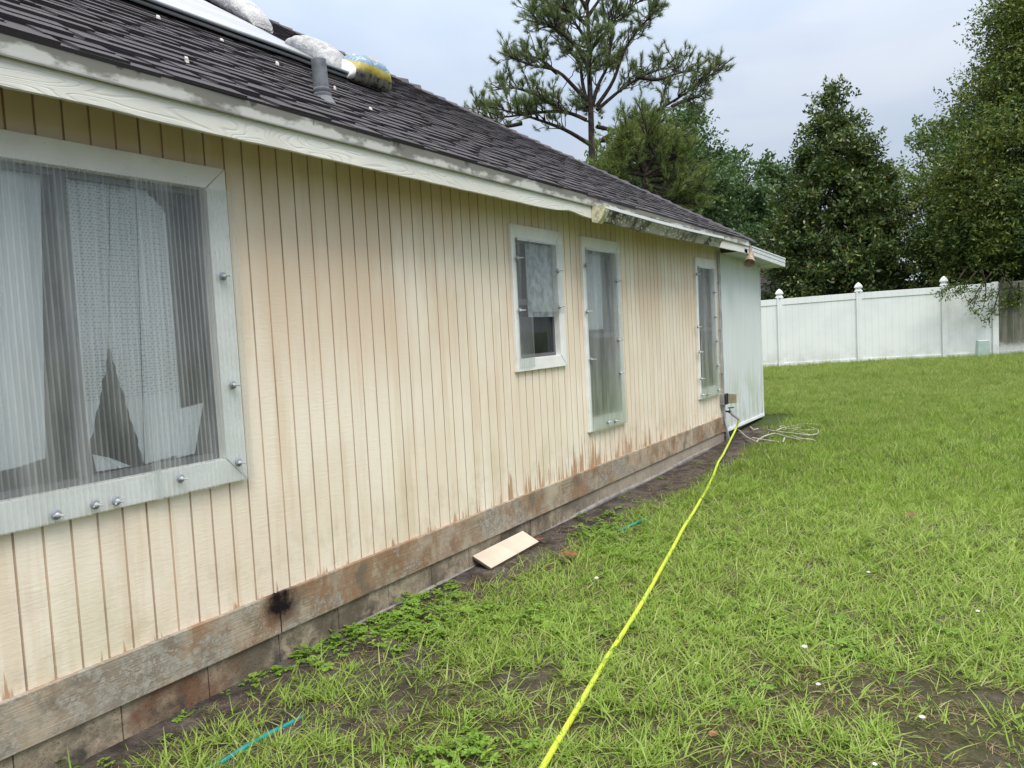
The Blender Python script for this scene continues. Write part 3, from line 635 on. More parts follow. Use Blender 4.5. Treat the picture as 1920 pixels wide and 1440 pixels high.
mb = MB(); mb.slab([(O+.002, ga-.01, 2.575), (O+.002, ga-.01, 2.452), (O+.05, ga-.01, 2.440), (O+.085, ga-.01, 2.475), (O+.112, ga-.01, 2.53), (O+.120, ga-.01, 2.578)], (0, .085, 0)); mb.build('end_cap', MT['yellowed'], gt)
for y in (6.15, 6.85, 7.75, 8.45):
    mb = MB(); mb.slab([(O+.014, y-.02, 2.590), (O+.014, y+.02, 2.590), (O+.016, y, 2.622)], (.002, 0, 0)); mb.tube([(O+.015, y, 2.605), (O+.05, y+.1, 2.592), (O+.10, y+.25, 2.578)], .003, 6); mb.build('hanger', MT['black'], gt)

# --- lamp holder at the eave end
fl = bpy.data.objects.new('floodlight', None); COL.objects.link(fl); fl.parent = house; fl.location = (O-.03, 10.22, 2.46)
c = np.array([O+.02, 10.27, 2.47]); axd = np.array([.05, -.62, -.75])
mb = MB(); mb.lathe([(.030, -.045), (.038, -.01), (.038, 0), (.036, .035), (.062, .10), (.078, .14), (.081, .152), (.071, .15), (.03, .085)], c, 18, ax=axd); mb.build('lamp_holder', MT['tan'], fl, smooth=False)
mb = MB(); mb.tube([c+(0, 0, .03), c+(-.01, .02, .10), c+(-.02, .0, .13)], .018, 10); mb.build('bracket', MT['tan'], fl)

# --- conduit, outlet and tap at the corner
mb = MB(); mb.tube([(.035, 9.79, 2.50), (.035, 9.79, 1.6), (.03, 9.80, .76), (.03, 9.80, .70)], .013, 10); mb.tube([(.03, 9.86, 2.52), (.03, 9.86, 1.2), (.03, 9.86, .68)], .011, 10)
for z in (2.1, 1.5, .95): mb.box(.0, .05, 9.77, 9.81, z, z+.02)
mb.build('conduit', MT['conduit'], house)
mb = MB(); mb.tube([(.035, 9.83, .56), (.04, 9.83, .35), (.10, 9.85, .0)], .011, 10); mb.tube([(.03, 9.87, .56), (.035, 9.87, .30), (.05, 9.88, -.02)], .008, 8); mb.build('conduit', MT['conduit'], house)
mb = MB(); mb.box(.004, .062, 9.76, 9.90, .545, .690); ob = mb.build('outlet_box', MT['boxgrey'], house, bevel=.006)
mb = MB(); mb.box(.064, .078, 9.765, 9.895, .55, .69); mb.build('gasket', MT['black'], ob)
mb = MB(); mb.hexa([(.08, 9.885, .555), (.085, 9.90, .555), (.195, 9.875, .565), (.19, 9.86, .565), (.08, 9.885, .688), (.085, 9.90, .688), (.195, 9.875, .682), (.19, 9.86, .682)]); mb.build('flap_cover', MT['beige'], ob, bevel=.008)
sp = MB(); sp.lathe([(.020, 0), (.020, .012), (.012, .016), (.012, .07), (.019, .075), (.019, .10)], (0., 9.90, .455), 12, ax=(1, .0, -.1)); sp.tube([(.08, 9.90, .45), (.09, 9.90, .49), (.06, 9.905, .495), (.14, 9.92, .50)], .007, 8)
sp.build('tap', MT['black'], house)

# --- white porch wall and its low roof beyond the corner
an = bpy.data.objects.new('porch', None); COL.objects.link(an); an.parent = house; an.location = (0, 11, 0); an['label'] = 'white algae-streaked porch side wall with a thin flat roof'
YA = 11.93
zt = lambda y: 2.60-.03*(y-10)
mb = MB(); mb.hexa([(-.06, Y1+.032, .205), (.0, Y1+.032, .205), (.0, YA, .19), (-.06, YA, .19), (-.06, Y1+.032, 2.52), (.0, Y1+.032, 2.52), (.0, YA, 2.43), (-.06, YA, 2.43)]); mb.build('wall_panel', MT['annex'], an)
mb = MB(); mb.hexa([(-.05, Y1+.032, .19), (.022, Y1+.032, .17), (.022, YA+.01, .155), (-.05, YA+.01, .17), (-.05, Y1+.032, .203), (.018, Y1+.032, .203), (.018, YA+.01, .189), (-.05, YA+.01, .189)]); mb.build('bottom_flashing', MT['white_metal'], an)
mb = MB(); mb.box(-.07, .010, YA+.002, YA+.035, .16, 2.43); mb.build('corner_post', MT['white_metal'], an)
mb = MB(); mb.box(-.3, -.08, Y1, YA, -.1, .18); mb.build('slab', MT['mortar'], an)
mb = MB(); mb.quad((-3, YA, .2), (-.05, YA, .2), (-.05, YA, 2.43), (-3, YA, 2.43)).quad((-3, Y1+.04, .2), (-3, YA, .2), (-3, YA, 2.43), (-3, Y1+.04, 2.43)); mb.build('rear_panel', MT['annex'], an)
YF = 12.33
mb = MB(); zf = lambda y: 2.475-.036*(y-10.6)
mb.quad((O-.004, 9.98, zf(9.98)), (O-.004, YF-.01, zf(YF)), (-3, YF-.01, zf(YF)+.02), (-3, 9.98, zf(9.98)+.02)); mb.build('soffit', MT['soffit'], an)
mb = MB(); zu = lambda y: 2.585-.026*(y-10.6)
def strip(x0, x1, za, zb):
    mb.hexa([(x0, 10.06, zf(10.06)+za*.11), (x1, 10.06, zf(10.06)+za*.11), (x1, YF, zf(YF)+za*.125), (x0, YF, zf(YF)+za*.125), (x0, 10.06, zf(10.06)+zb*.11), (x1, 10.06, zf(10.06)+zb*.11), (x1, YF, zf(YF)+zb*.125), (x0, YF, zf(YF)+zb*.125)])
strip(O-.03, O, -.05, .36); strip(O-.03, O-.008, .36, .42); strip(O-.03, O+.004, .42, .78); strip(O-.03, O-.006, .78, .84); strip(O-.03, O+.010, .84, 1.0)
mb.build('porch_fascia', MT['white_metal'], an)
mb = MB(); mb.box(-3, O-.032, YF-.03, YF, zf(YF)-.006, zf(YF)+.12); mb.build('porch_fascia', MT['white_metal'], an)
mb = MB(); mb.quad((O-.03, 10.2, zf(10.2)+.1), (O-.03, YF, zf(YF)+.12), (-3, YF, zf(YF)+.12), (-3, 10.2, zf(10.2)+.1)); mb.build('porch_roof', MT['white_metal'], an)

# ------------------------------------------------------------------ things on the roof
tp = MB(); N = 26
def tarp(u, v):                                   # u up the slope, v along the eave
    s0 = 1.58*cs*.985; s = s0 + u*3.35; y = -4.6 + v*(9.42 - .30*min(u*2., 1)-.10*u)
    return rp(s, y, .028 + .012*vnoise(s, y*.6, 3, 8) + .034*math.exp(-u/.06))
tp.grid(tarp, 50, 70)
to = tp.build('roof_tarp', MT['tarp'], None, smooth=True); tag(to, 'greyish white tarp spread over the upper roof shingles', 'tarp'); m_ = to.modifiers.new('thick', 'SOLIDIFY'); m_.thickness = .02; m_.offset = -1
rl = MB(); pts = [rp(1.58*cs-.004, y, .040+.006*vnoise(y, 2, 3, 6)) for y in np.linspace(-4.6, 4.86, 60)]; rl.tube(pts, .013, 10); rl.build('rolled_hem', MT['tarp'], to, smooth=True)
def bag(p0, p1, width, thick, mat, label, seed, name='sandbag'):
    p0 = np.array([p0[0], p0[1], rz(p0[0])]); p1 = np.array([p1[0], p1[1], rz(p1[0])]); lx = _n(p1-p0); lz = nrm; ly = np.cross(lz, lx); hl = np.linalg.norm(p1-p0)/2; mid = (p0+p1)/2 + nrm*(.03)
    mb = MB(); nu, nv = 44, 28
    def fn(u, v):
        a = -1+2*u; w = 2*math.pi*v; e = max(0, 1-abs(a)**3.2); rw = width/2*(.62+.38*e**.5); rt = thick*(max(e, .0)**.62)*.5+.006
        wr = 1+.10*(vnoise(a*6, w*1.2, 1.3, seed)-.5) + .05*math.sin(a*28+3*math.sin(w))*e
        y = rw*math.copysign(abs(math.cos(w))**.8, math.cos(w))*wr; z = rt*math.sin(w)*wr + rt
        z -= .25*rt if math.sin(w) < 0 else 0
        return (a*hl + .03*(vnoise(w*.7, a*2, 1, seed+1)-.5), y, max(z, 0.))
    mb.grid(fn, nu, nv); o = mb.build(name, mat, None, smooth=True); o.matrix_world = Matrix([[lx[i], ly[i], lz[i], mid[i]] for i in range(3)] + [[0, 0, 0, 1]])
    return tag(o, label, 'sandbag', 'sandbags holding the tarp edge')
bag((-3.62, 5.02), (-2.46, 4.84), .30, .16, MT['bag'], 'crumpled white sandbag lying higher on the roof beside the tarp', 1)
bag((-1.84, 4.58), (-1.34, 4.60), .28, .15, MT['bag'], 'plain white sandbag behind the vent pipe at the tarp corner', 5)
bag((-1.33, 4.58), (-1.30, 5.03), .28, .19, MT['print'], 'blue and yellow printed sandbag at the right end of the tarp', 9)
for u, v in [(297, 34), (416, 77), (350, 113), (520, 120), (628, 166), (695, 206)]:
    p = onpl(u, v, (O, 0, ZE+.02), (P, 0, 1)); mb = MB(); k = random.uniform(.8, 1.3)
    k *= .45; mb.hexa([p+(-.010*k, -.02*k, -.004), p+(.010*k, -.018*k, -.012), p+(.012*k, .02*k, -.012), p+(-.009*k, .022*k, -.004), p+(-.008*k, -.016*k, .018), p+(.008*k, -.015*k, .008), p+(.010*k, .016*k, .008), p+(-.007*k, .017*k, .018)])
    tag(mb.build('white_chip', MT['chip'], None), 'tiny white chip of debris lying loose on the dark shingles', 'debris', 'white chips on the roof')

# ------------------------------------------------------------------ fence
FN = np.array([-.286, .958, 0.]); FD = np.array([.958, .286, 0.]); P2 = dep(1612, 683.5, 19.33)
def fpt(u, v=650): return onpl(u, v, P2, FN)
posts_u = [1464, 1612, 1771.5, 1866]; PX = [fpt(u) for u in posts_u]
step = np.linalg.norm((PX[1]-PX[0])[:2]); left = [PX[0]-FD*step*k for k in range(6, 0, -1)]; right = [PX[3]+FD*step*k for k in range(1, 5)]
allp = left + PX + right
base = [gz(p[0], p[1])-.02 for p in allp]
fence = thing('vinyl_fence', 'white vinyl privacy fence with pointed post caps across the back of the lawn', 'fence', (float(P2[0]), float(P2[1]), float(gz(P2[0], P2[1]))))
def fb(mb, p, q, n0, n1, za0, za1, zb0, zb1):      # board between two points on the fence line
    a = p+FN*n0; b = q+FN*n0; c = q+FN*n1; d = p+FN*n1
    mb.hexa([(a[0], a[1], za0), (b[0], b[1], zb0), (c[0], c[1], zb0), (d[0], d[1], za0), (a[0], a[1], za1), (b[0], b[1], zb1), (c[0], c[1], zb1), (d[0], d[1], za1)])
for i, p in enumerate(allp):
    tall = i != 9; c = np.array([p[0], p[1], 0]); z = float(base[i]); mb = MB(); hh = .0635
    fb(mb, c-FD*hh, c+FD*hh, -hh, hh, z-.2, z+1.83, z-.2, z+1.83); po = mb.build('post', MT['vinyl'], fence, bevel=.006)
    if tall:
        s2 = math.sqrt(2); a0 = math.atan2(FD[1], FD[0])+math.pi/4; mb = MB()
        u0 = math.atan2(0, 1); mb.lathe([(r*s2, h) for r, h in [(.072, 1.832), (.072, 1.855), (.060, 1.870), (.060, 1.885), (.048, 1.900), (.050, 1.915), (.074, 1.935), (.073, 1.955), (.064, 1.985), (.046, 2.020), (.022, 2.050), (.004, 2.068)]], (c[0], c[1], z), 4, rot=-a0+math.pi/2)
        mb.build('post_cap', MT['vinyl'], po)
for i in range(len(allp)-1):
    p, q = allp[i]+FD*.064, allp[i+1]-FD*.064; za, zb = float(base[i]), float(base[i+1]); d = i >= 9; lowr = .0
    mb = MB(); fb(mb, p, q, -.012, .012, za+.05, za+1.7, zb+.05, zb+1.7); mb.build('panel', MT['dirty' if d else 'vinyl'], fence)
    mb = MB(); fb(mb, p, q, -.028, .028, za+1.655, za+1.81, zb+1.655, zb+1.81); mb.build('top_rail', MT['dirty' if d else 'vinyl'], fence, bevel=.004)
    mb = MB(); fb(mb, p, q, -.028, .028, za+.03, za+.17, zb+.03, zb+.17); mb.build('bottom_rail', MT['dirty' if d else 'vinyl'], fence, bevel=.004)
# utility pedestal in front of the fence
q = fpt(1832, 660)-FN*.42; zq = float(gz(q[0], q[1])); ped = thing('utility_pedestal', 'sage green utility pedestal standing against the white fence', 'utility box', (float(q[0]), float(q[1]), zq))
mb = MB(); w0, w1, d0, d1 = .145, .12, .12, .10
def pt(a, b, z): r = q+FD*a+FN*b; return (r[0], r[1], zq+z)
mb.hexa([pt(-w0, -d0, -.05), pt(w0, -d0, -.05), pt(w0, d0, -.05), pt(-w0, d0, -.05), pt(-w1, -d1, .43), pt(w1, -d1, .43), pt(w1, d1, .43), pt(-w1, d1, .43)]); mb.build('housing', MT['greenbox'], ped, bevel=.02)
mb = MB(); mb.hexa([pt(-w1-.006, -d1-.006, .425), pt(w1+.006, -d1-.006, .425), pt(w1+.006, d1+.006, .425), pt(-w1-.006, d1+.006, .425), pt(-w1*.95, -d1*.9, .458), pt(w1*.95, -d1*.9, .458), pt(w1*.95, d1*.9, .458), pt(-w1*.95, d1*.9, .458)]); mb.build('lid', MT['greenbox'], ped, bevel=.008)
mb = MB(); r = np.array(pt(0, -d0+.006, .06)); mb.lathe([(.014, 0), (.014, .02), (.006, .022)], r, 12, ax=-FN); mb.build('lock', MT['black'], ped)

# ------------------------------------------------------------------ hoses, board and litter on the lawn
hz = []
for u, v, z in [(1385, 788, .345), (1383.5, 794, .30), (1379, 806, .22), (1370, 824, .145), (1356, 852, .10), (1332, 899, .085), (1300, 958, .08), (1262, 1027, .078), (1221, 1099, .078), (1181, 1163, .072), (1140, 1228, .07), (1098, 1296, .07), (1058, 1364, .07), (1012, 1440, .07), (960, 1528, .08), (890, 1650, .075)]:
    hz.append(onz(u, v, z))
def spline(p, n):
    p = np.array(p); d = np.r_[0, np.cumsum(np.linalg.norm(np.diff(p, axis=0), axis=1))]; t = np.linspace(0, d[-1], n); q = np.stack([np.interp(t, d, p[:, i]) for i in range(3)], 1)
    for _ in range(3): q[1:-1] = (q[:-2]+2*q[1:-1]+q[2:])/4
    return q
hose = MB(); hp_ = spline(hz, 260); hp_[40:, 0] += .02*(vnoise(hp_[40:, 1], 0*hp_[40:, 1], 1.1, 41)-.5); hp_[40:, 2] += .022*(vnoise(hp_[40:, 1], 3+0*hp_[40:, 1], 2.2, 42)-.7); hose.tube(hp_, .0125, 12); ho = hose.build('garden_hose', MT['hose'], None, smooth=True); tag(ho, 'lime yellow garden hose running from the corner tap across the lawn', 'hose')
mb = MB(); a = np.array([.095, 9.90, .44]); mb.tube([a, a+(.03, .0, -.03), hz[0]+(-.012, .01, .025), hz[0]+(0, 0, -.005)], [.019, .021, .017, .014], 12); mb.build('hose_connector', MT['boxgrey'], ho, smooth=True)
th = [(.44, 1.35, .05), onz(395, 1442, .055), onz(440, 1413, .06), onz(500, 1378, .056), onz(545, 1356, .05), onz(570, 1345, .035), (.56, 2.6, .02), (.36, 3.6, .02), (.26, 4.4, .015), (.30, 4.9, .03), onz(1110, 1008, .02), onz(1150, 1000, .035), onz(1190, 982, .07), onz(1206, 974, .055), (.62, 6.0, .02), (.5, 7.0, .0)]
mb = MB(); mb.tube(spline(th, 160), .0105, 10); tag(mb.build('teal_hose', MT['teal'], None, smooth=True), 'teal garden hose half buried in the weeds along the house', 'hose')
cords = [[(1366, 803), (1385, 806), (1400, 820), (1420, 829)], [(1410, 821), (1440, 826), (1460, 829)], [(1407, 800), (1412, 806), (1421, 804)], [(1462, 801), (1480, 804), (1500, 807), (1528, 806)], [(1480, 801), (1495, 796), (1515, 794), (1536, 797)], [(1466, 806), (1486, 803), (1502, 802), (1505, 796), (1500, 803)], [(1483, 808), (1500, 811), (1517, 815)], [(1484, 817), (1502, 823), (1525, 824), (1529, 827)], [(1471, 821), (1468, 829)], [(1462, 800), (1470, 798), (1482, 803), (1498, 806)], [(1440, 806), (1462, 811), (1490, 812), (1520, 818), (1538, 812), (1530, 802), (1500, 797), (1470, 800), (1455, 808)], [(1418, 828), (1432, 818), (1452, 812), (1478, 820), (1505, 826)]]
mb = MB()
for c in cords:
    path = [onz(u, v, .11 + .03*random.random()) for u, v in c]; mb.tube(spline(path, 24), .0095, 7)
tag(mb.build('tangled_rope', MT['white_pipe'], None, smooth=True), 'tangled white rope dumped on the grass near the porch wall', 'rope')
b = [onz(886, 1043, .12), onz(980, 996, .15), onz(1010, 1016, .075), onz(921, 1066, .06)]
bo = thing('loose_board', 'short cream painted board lying tilted against the foundation', 'board', tuple(float(x) for x in sum(b)/4))
nb = _n(np.cross(b[1]-b[0], b[3]-b[0])); nb = nb if nb[2] > 0 else -nb
mb = MB(); mb.slab(b, -nb*.016); mb.build('core', MT['rawedge'], bo)
mb = MB(); mb.slab([p+nb*.0005 for p in b], nb*.003); mb.build('painted_face', MT['cream'], bo)

def dead_leaf(u, v, s, label, z=.09):
    p = onz(u, v, z); a = random.uniform(0, 6.28); mb = MB(); L = []
    for i in range(9):
        t = i/8; w = s*.42*math.sin(math.pi*min(1, t*.96+.02))**.8
        for sg in (-1, 0, 1): L.append((p[0]+math.cos(a)*s*(t-.5)-math.sin(a)*w*sg, p[1]+math.sin(a)*s*(t-.5)+math.cos(a)*w*sg, p[2]+.3*w*abs(sg)+.25*s*(t-.5)**2))
    mb.add(L, [(i*3+j, (i+1)*3+j, (i+1)*3+j+1, i*3+j+1) for i in range(8) for j in range(2)])
    tag(mb.build('dead_leaf', MT['deadleaf'], None, smooth=True), label, 'dead leaf', 'fallen brown leaves')
dead_leaf(1066, 1041, .13, 'curled rusty dead leaf among weeds right of the cream board'); dead_leaf(1708, 967, .10, 'dark brown dead leaf out in the open lawn at right', .11)
dead_leaf(1338, 1377, .045, 'small orange dead leaf near the bottom edge of the lawn', .075); dead_leaf(1012, 1012, .07, 'folded brown dead leaf beside the end of the cream board', .075)
for u, v, s in [(1508, 1213, .014), (1534, 1283, .011), (1628, 1073, .012), (1833, 1146, .011), (1729, 1345, .012), (1118, 1084, .014), (1640, 1433, .009), (1306, 1244, .009)]:
    p = onz(u, v, .082); mb = MB(); mb.lathe([(.3*s, -.4*s), (.9*s, -.1*s), (s, .2*s), (.5*s, .55*s)], p, 7, rot=u); tag(mb.build('white_shell', MT['chip'], None), 'small white shell fragment lying in the sparse grass', 'shell', 'white shell fragments in the lawn')

# ------------------------------------------------------------------ trees
def leaves_at(pos, dirs, L, Wd, rng, droop=.0):
    """one four-cornered leaf per position, pointing along dirs"""
    n = len(pos); d = dirs/(np.linalg.norm(dirs, axis=1)[:, None]+1e-9); r = rng.normal(size=(n, 3)); s = np.cross(d, r); s /= np.linalg.norm(s, axis=1)[:, None]+1e-9
    l = (L*rng.uniform(.65, 1.25, n))[:, None]; w = (Wd*rng.uniform(.7, 1.2, n))[:, None]; up = np.cross(s, d)
    v = np.stack([pos, pos+d*l*.5+s*w*.5+up*l*.05, pos+d*l+up*l*-.06, pos+d*l*.5-s*w*.5+up*l*.05], 1).reshape(-1, 3)
    return v, np.arange(4*n).reshape(-1, 4)
def sprays(centers, outward, n_leaf, length, L, Wd, rng, spread=.5, up=.25, droop=.15):
    """leafy twigs starting at centers: leaves sit along a drooping twig"""
    m = len(centers); d = outward + rng.normal(size=(m, 3))*spread; d[:, 2] += up; d /= np.linalg.norm(d, axis=1)[:, None]
    ln = length*rng.uniform(.5, 1.3, m); t = rng.random((m, n_leaf))**.8
    pos = centers[:, None, :] + d[:, None, :]*(ln[:, None]*t)[:, :, None]; pos[:, :, 2] -= droop*(t*ln[:, None])**2
    pos += rng.normal(size=pos.shape)*L*.35; ld = d[:, None, :]*.8 + rng.normal(size=pos.shape)*.75; ld[:, :, 2] -= .15
    return leaves_at(pos.reshape(-1, 3), ld.reshape(-1, 3), L, Wd, rng)
def branchy(mb, a, b, r0, r1, rng, wob=.15, n=7, seg=6):
    t = np.linspace(0, 1, n)[:, None]; p = a*(1-t)+b*t; dl = np.linalg.norm(b-a); p[1:-1] += rng.normal(size=(n-2, 3))*wob*dl*.12; p[:, 2] += np.sin(t[:, 0]*math.pi)*dl*.05*wob*4
    mb.tube(p, np.linspace(r0, r1, n), seg, cap=False); return p
def broadleaf(name, label, base, H, prof, n_clump, per, leafL, leafW, mat, seed, clump_r=.55, spray=.6, bark='bark2', trunk_r=.16, lean=(0, 0), droop=.15, up=.25, group=None, holes=0., squash=1., keep=None, inner=.45, lobes=.45, boughs=0, bough_r=.7):
    """crown envelope prof(t) -> radius at height fraction t (0 crown bottom .. 1 top); leaf clumps fill its outer shell unevenly"""
    rng = np.random.default_rng(seed); base = np.array(base, float); z0, z1 = H; root = thing(name, label, 'tree', tuple(base), group)
    t = rng.random(n_clump*3); r = np.array([prof(x) for x in t]); keepm = rng.random(len(t)) < r/r.max(); t = t[keepm][:n_clump]; r = r[keepm][:n_clump]; m = len(t)
    a = rng.random(m)*2*math.pi; lob = 1+lobes*(vnoise(a*1.3+seed, t*5, 1.4, seed)-.5)*2*.8; rr = r*lob*(inner+(1-inner)*rng.random(m)**.6)
    cen = np.stack([base[0]+lean[0]*t+np.cos(a)*rr, base[1]+lean[1]*t+np.sin(a)*rr*squash, z0+(z1-z0)*t], 1)
    if boughs:                                       # gather the clumps into boughs so that light and dark masses form
        bi = rng.permutation(m)[:boughs]; pk = bi[rng.integers(0, len(bi), m)]; cen = cen[pk] + rng.normal(size=(m, 3))*bough_r*np.array([.55, .55, .32]); a = a[pk]
    if holes > 0: k = vnoise(cen[:, 0]*1.1+cen[:, 1]*.9, cen[:, 2]*1.1, .9, seed+3) > holes; cen = cen[k]; a = a[k]
    if keep is not None: k = np.array([keep(c) for c in cen]); cen = cen[k]; a = a[k]
    m = len(cen); ns = 5; outw = np.stack([np.cos(a), np.sin(a), np.full(m, .25)], 1)
    cc = np.repeat(cen, ns, 0) + rng.normal(size=(m*ns, 3))*clump_r*.42*np.array([1, 1, .7]); oo = np.repeat(outw, ns, 0)
    v, f = sprays(cc, oo, max(3, per//ns), spray, leafL, leafW, rng, .7, up, droop)
    raw_mesh('crown', v, f, mat, root)
    mb = MB(); top = np.array([base[0]+lean[0]*.8, base[1]+lean[1]*.8, z0+(z1-z0)*.86]); tr = branchy(mb, base-np.array([0, 0, .3]), top, trunk_r, trunk_r*.15, rng, .12, 12, 9); mb.build('trunk', MT[bark], root, smooth=True)
    mb = MB(); pick = rng.permutation(m)[:min(m, 90)]
    for i in pick:
        c = cen[i]; hz_ = c[2]-.35*math.hypot(c[0]-base[0], c[1]-base[1]); j = int(np.clip(np.searchsorted(tr[:, 2], hz_), 2, len(tr)-2)); branchy(mb, tr[j], c, trunk_r*.26*(1-j/len(tr)*.6), .010, rng, .25, 6, 5)
    mb.build('limbs', MT[bark], root, smooth=True); return root
GR_MAG = leaf_mat('magnolia_leaves', [(0, (0.020, 0.044, 0.013)), (.35, (0.046, 0.091, 0.023)), (.70, (0.087, 0.145, 0.037)), (.84, (0.147, 0.120, 0.039)), (.93, (0.133, 0.191, 0.051)), (1, (0.266, 0.314, 0.084))], .18, .35, .5)
GR_RIGHT = leaf_mat('oak_leaves', [(0, (0.025, 0.056, 0.016)), (.4, (0.057, 0.109, 0.026)), (.75, (0.098, 0.165, 0.041)), (.92, (0.198, 0.229, 0.044)), (1, (0.315, 0.311, 0.074))], .3, .45)
GR_MID = leaf_mat('mid_green_leaves', [(0, (0.037, 0.080, 0.034)), (.5, (0.074, 0.145, 0.058)), (.85, (0.123, 0.208, 0.080)), (1, (0.185, 0.262, 0.100))], .3, .45)
GR_PALE = leaf_mat('pale_green_leaves', [(0, (0.078, 0.130, 0.055)), (.5, (0.130, 0.202, 0.078)), (.85, (0.182, 0.260, 0.104)), (1, (0.247, 0.299, 0.130))], .35, .5)
GR_PINE = leaf_mat('pine_needles', [(0, (0.066, 0.108, 0.049)), (.5, (0.131, 0.198, 0.082)), (.85, (0.226, 0.293, 0.108)), (1, (0.384, 0.314, 0.158))], .15, .5)
GR_PINE2 = leaf_mat('yellow_green_needles', [(0, (0.080, 0.128, 0.036)), (.5, (0.143, 0.205, 0.050)), (.85, (0.214, 0.276, 0.076)), (1, (0.304, 0.320, 0.126))], .2, .5)
def at_ground(u, d): p = dep(u, 620, d); return np.array([p[0], p[1], float(gz(p[0], p[1]))])
# --- the tall pine: limbs follow the photographed tree, turned in depth around its trunk
def needles(tips, dirs, per, L, rng, w=.009):
    n = len(tips); d = np.repeat(dirs, per, 0)*.85 + rng.normal(size=(n*per, 3))*.40; d[:, 2] += .10; d /= np.linalg.norm(d, axis=1)[:, None]
    p = np.repeat(tips, per, 0) - np.repeat(dirs, per, 0)*(rng.random(n*per)*.16)[:, None]; s = np.cross(d, rng.normal(size=d.shape)); s /= np.linalg.norm(s, axis=1)[:, None]
    l = (L*rng.uniform(.7, 1.15, n*per))[:, None]; v = np.stack([p-s*w*.5, p+s*w*.5, p+d*l], 1).reshape(-1, 3); return v, np.arange(3*n*per).reshape(-1, 3)
def pine(label, base_u, d, trunk, limbs, extra, seed, mat, tr=.20, per=46, NL=.26, nl=1.0, w=.011):
    rng = np.random.default_rng(seed); b = at_ground(base_u, d); root = thing('pine_tree', label, 'tree', tuple(b)); vd = _n(np.array([R[0, 2], R[1, 2], 0.]))*-1
    tp_ = np.array([b-(0, 0, .3)] + [dep(u, v, d) for u, v in trunk]); mb = MB(); mb.tube(spline(tp_, 40), np.linspace(tr, tr*.12, 40), 10, cap=False); mb.build('trunk', MT['bark'], root, smooth=True)
    tip, tdir = [], []; mb = MB(); paths = []
    for pts, dz in limbs:
        n = len(pts); paths.append((spline([dep(u, v, d)+vd*dz*(i/(n-1))**1.2 for i, (u, v) in enumerate(pts)], 16), .075))
    for z, ln, az, rise in extra:
        k = int(np.argmin(abs(tp_[:, 2]-z))); a = np.array([np.interp(z, tp_[:, 2], tp_[:, i]) for i in range(3)]); dr = np.array([math.cos(az), math.sin(az), 0])
        t = np.linspace(0, 1, 8)[:, None]; p = a + dr*ln*t + np.array([0, 0, 1.])*(rise*ln*t**1.3); p[1:] += rng.normal(size=(7, 3))*.08; paths.append((spline(p, 16), .036))
    for p, r0 in paths:
        mb.tube(p, np.linspace(r0, .016, len(p)), 6, cap=False); ln = np.linalg.norm(np.diff(p, axis=0), axis=1).sum(); nb_ = int(ln*7.0*nl)+4
        for _ in range(nb_):
            f = .28+.72*rng.random()**.8; i = int(f*(len(p)-2)); a = p[i]; dl = _n(p[i+1]-p[i]); q = dl*.8+rng.normal(size=3)*.62; q[2] += .35; q = _n(q); bl = rng.uniform(.35, 1.05)*(1.15-.45*f)
            e = a+q*bl; e[2] += .12*bl; tw = branchy(mb, a, e, .019, .009, rng, .3, 5, 4)
            for _k in range(rng.integers(2, 5)):
                o_ = tw[rng.integers(2, 5)]; q2 = q*.6+rng.normal(size=3)*.5; q2[2] += .45; q2 = _n(q2); e2 = o_+q2*rng.uniform(.08, .34); tip.append(e2); tdir.append(q2); branchy(mb, o_, e2, .009, .006, rng, .1, 3, 3)
            tip.append(e); tdir.append(_n(q+np.array([0, 0, .4])))
        tip.append(p[-1]); tdir.append(_n(p[-1]-p[-2]))
    mb.build('limbs', MT['bark'], root, smooth=True); v, f = needles(np.array(tip), np.array(tdir), per, NL, rng, w); raw_mesh('crown', v, f, mat, root); return root
z4 = lambda l: [(860+x/3.2, y/3.2) for x, y in l]
PL = [(z4([(785, 865), (640, 790), (530, 770), (380, 740), (190, 720)]), -1.5), (z4([(765, 720), (690, 670), (590, 640), (430, 650), (250, 660), (100, 660)]), 1.2), (z4([(770, 600), (700, 545), (590, 440), (430, 440), (250, 380)]), -1.),
      (z4([(775, 640), (740, 470), (742, 340), (640, 230), (560, 140)]), 1.), (z4([(780, 420), (730, 330), (560, 200), (410, 210)]), -1.2), (z4([(830, 660), (960, 540), (1060, 460), (1200, 380), (1330, 340)]), 1.),
      (z4([(825, 640), (930, 500), (980, 320), (1060, 210), (1210, 80)]), -.8), (z4([(830, 860), (960, 780), (1110, 720), (1280, 640), (1400, 560), (1570, 440)]), -1.4), (z4([(830, 760), (920, 770), (1000, 780), (1120, 700), (1240, 690)]), 1.),
      (z4([(780, 300), (850, 220), (930, 110), (1060, 20)]), .8), (z4([(775, 250), (700, 120), (640, 20)]), .5), (z4([(1060, 460), (1200, 480), (1330, 420), (1440, 400), (1500, 420)]), .5), (z4([(770, 150), (660, 80), (520, 60), (490, 100)]), -1),
      (z4([(590, 640), (470, 560), (330, 500), (190, 510)]), .6), (z4([(800, 640), (830, 520), (900, 400), (900, 220)]), -.5), (z4([(775, 100), (850, -20), (930, -90)]), .4), (z4([(770, 60), (690, -60), (600, -110)]), -.5),
      (z4([(380, 740), (270, 770), (220, 740), (80, 690)]), -.4), (z4([(1280, 640), (1350, 600), (1480, 560), (1490, 600)]), .3), (z4([(590, 440), (480, 330), (330, 300)]), .5)]
zt_ = lambda y: dep(1108, y, 26)[2]
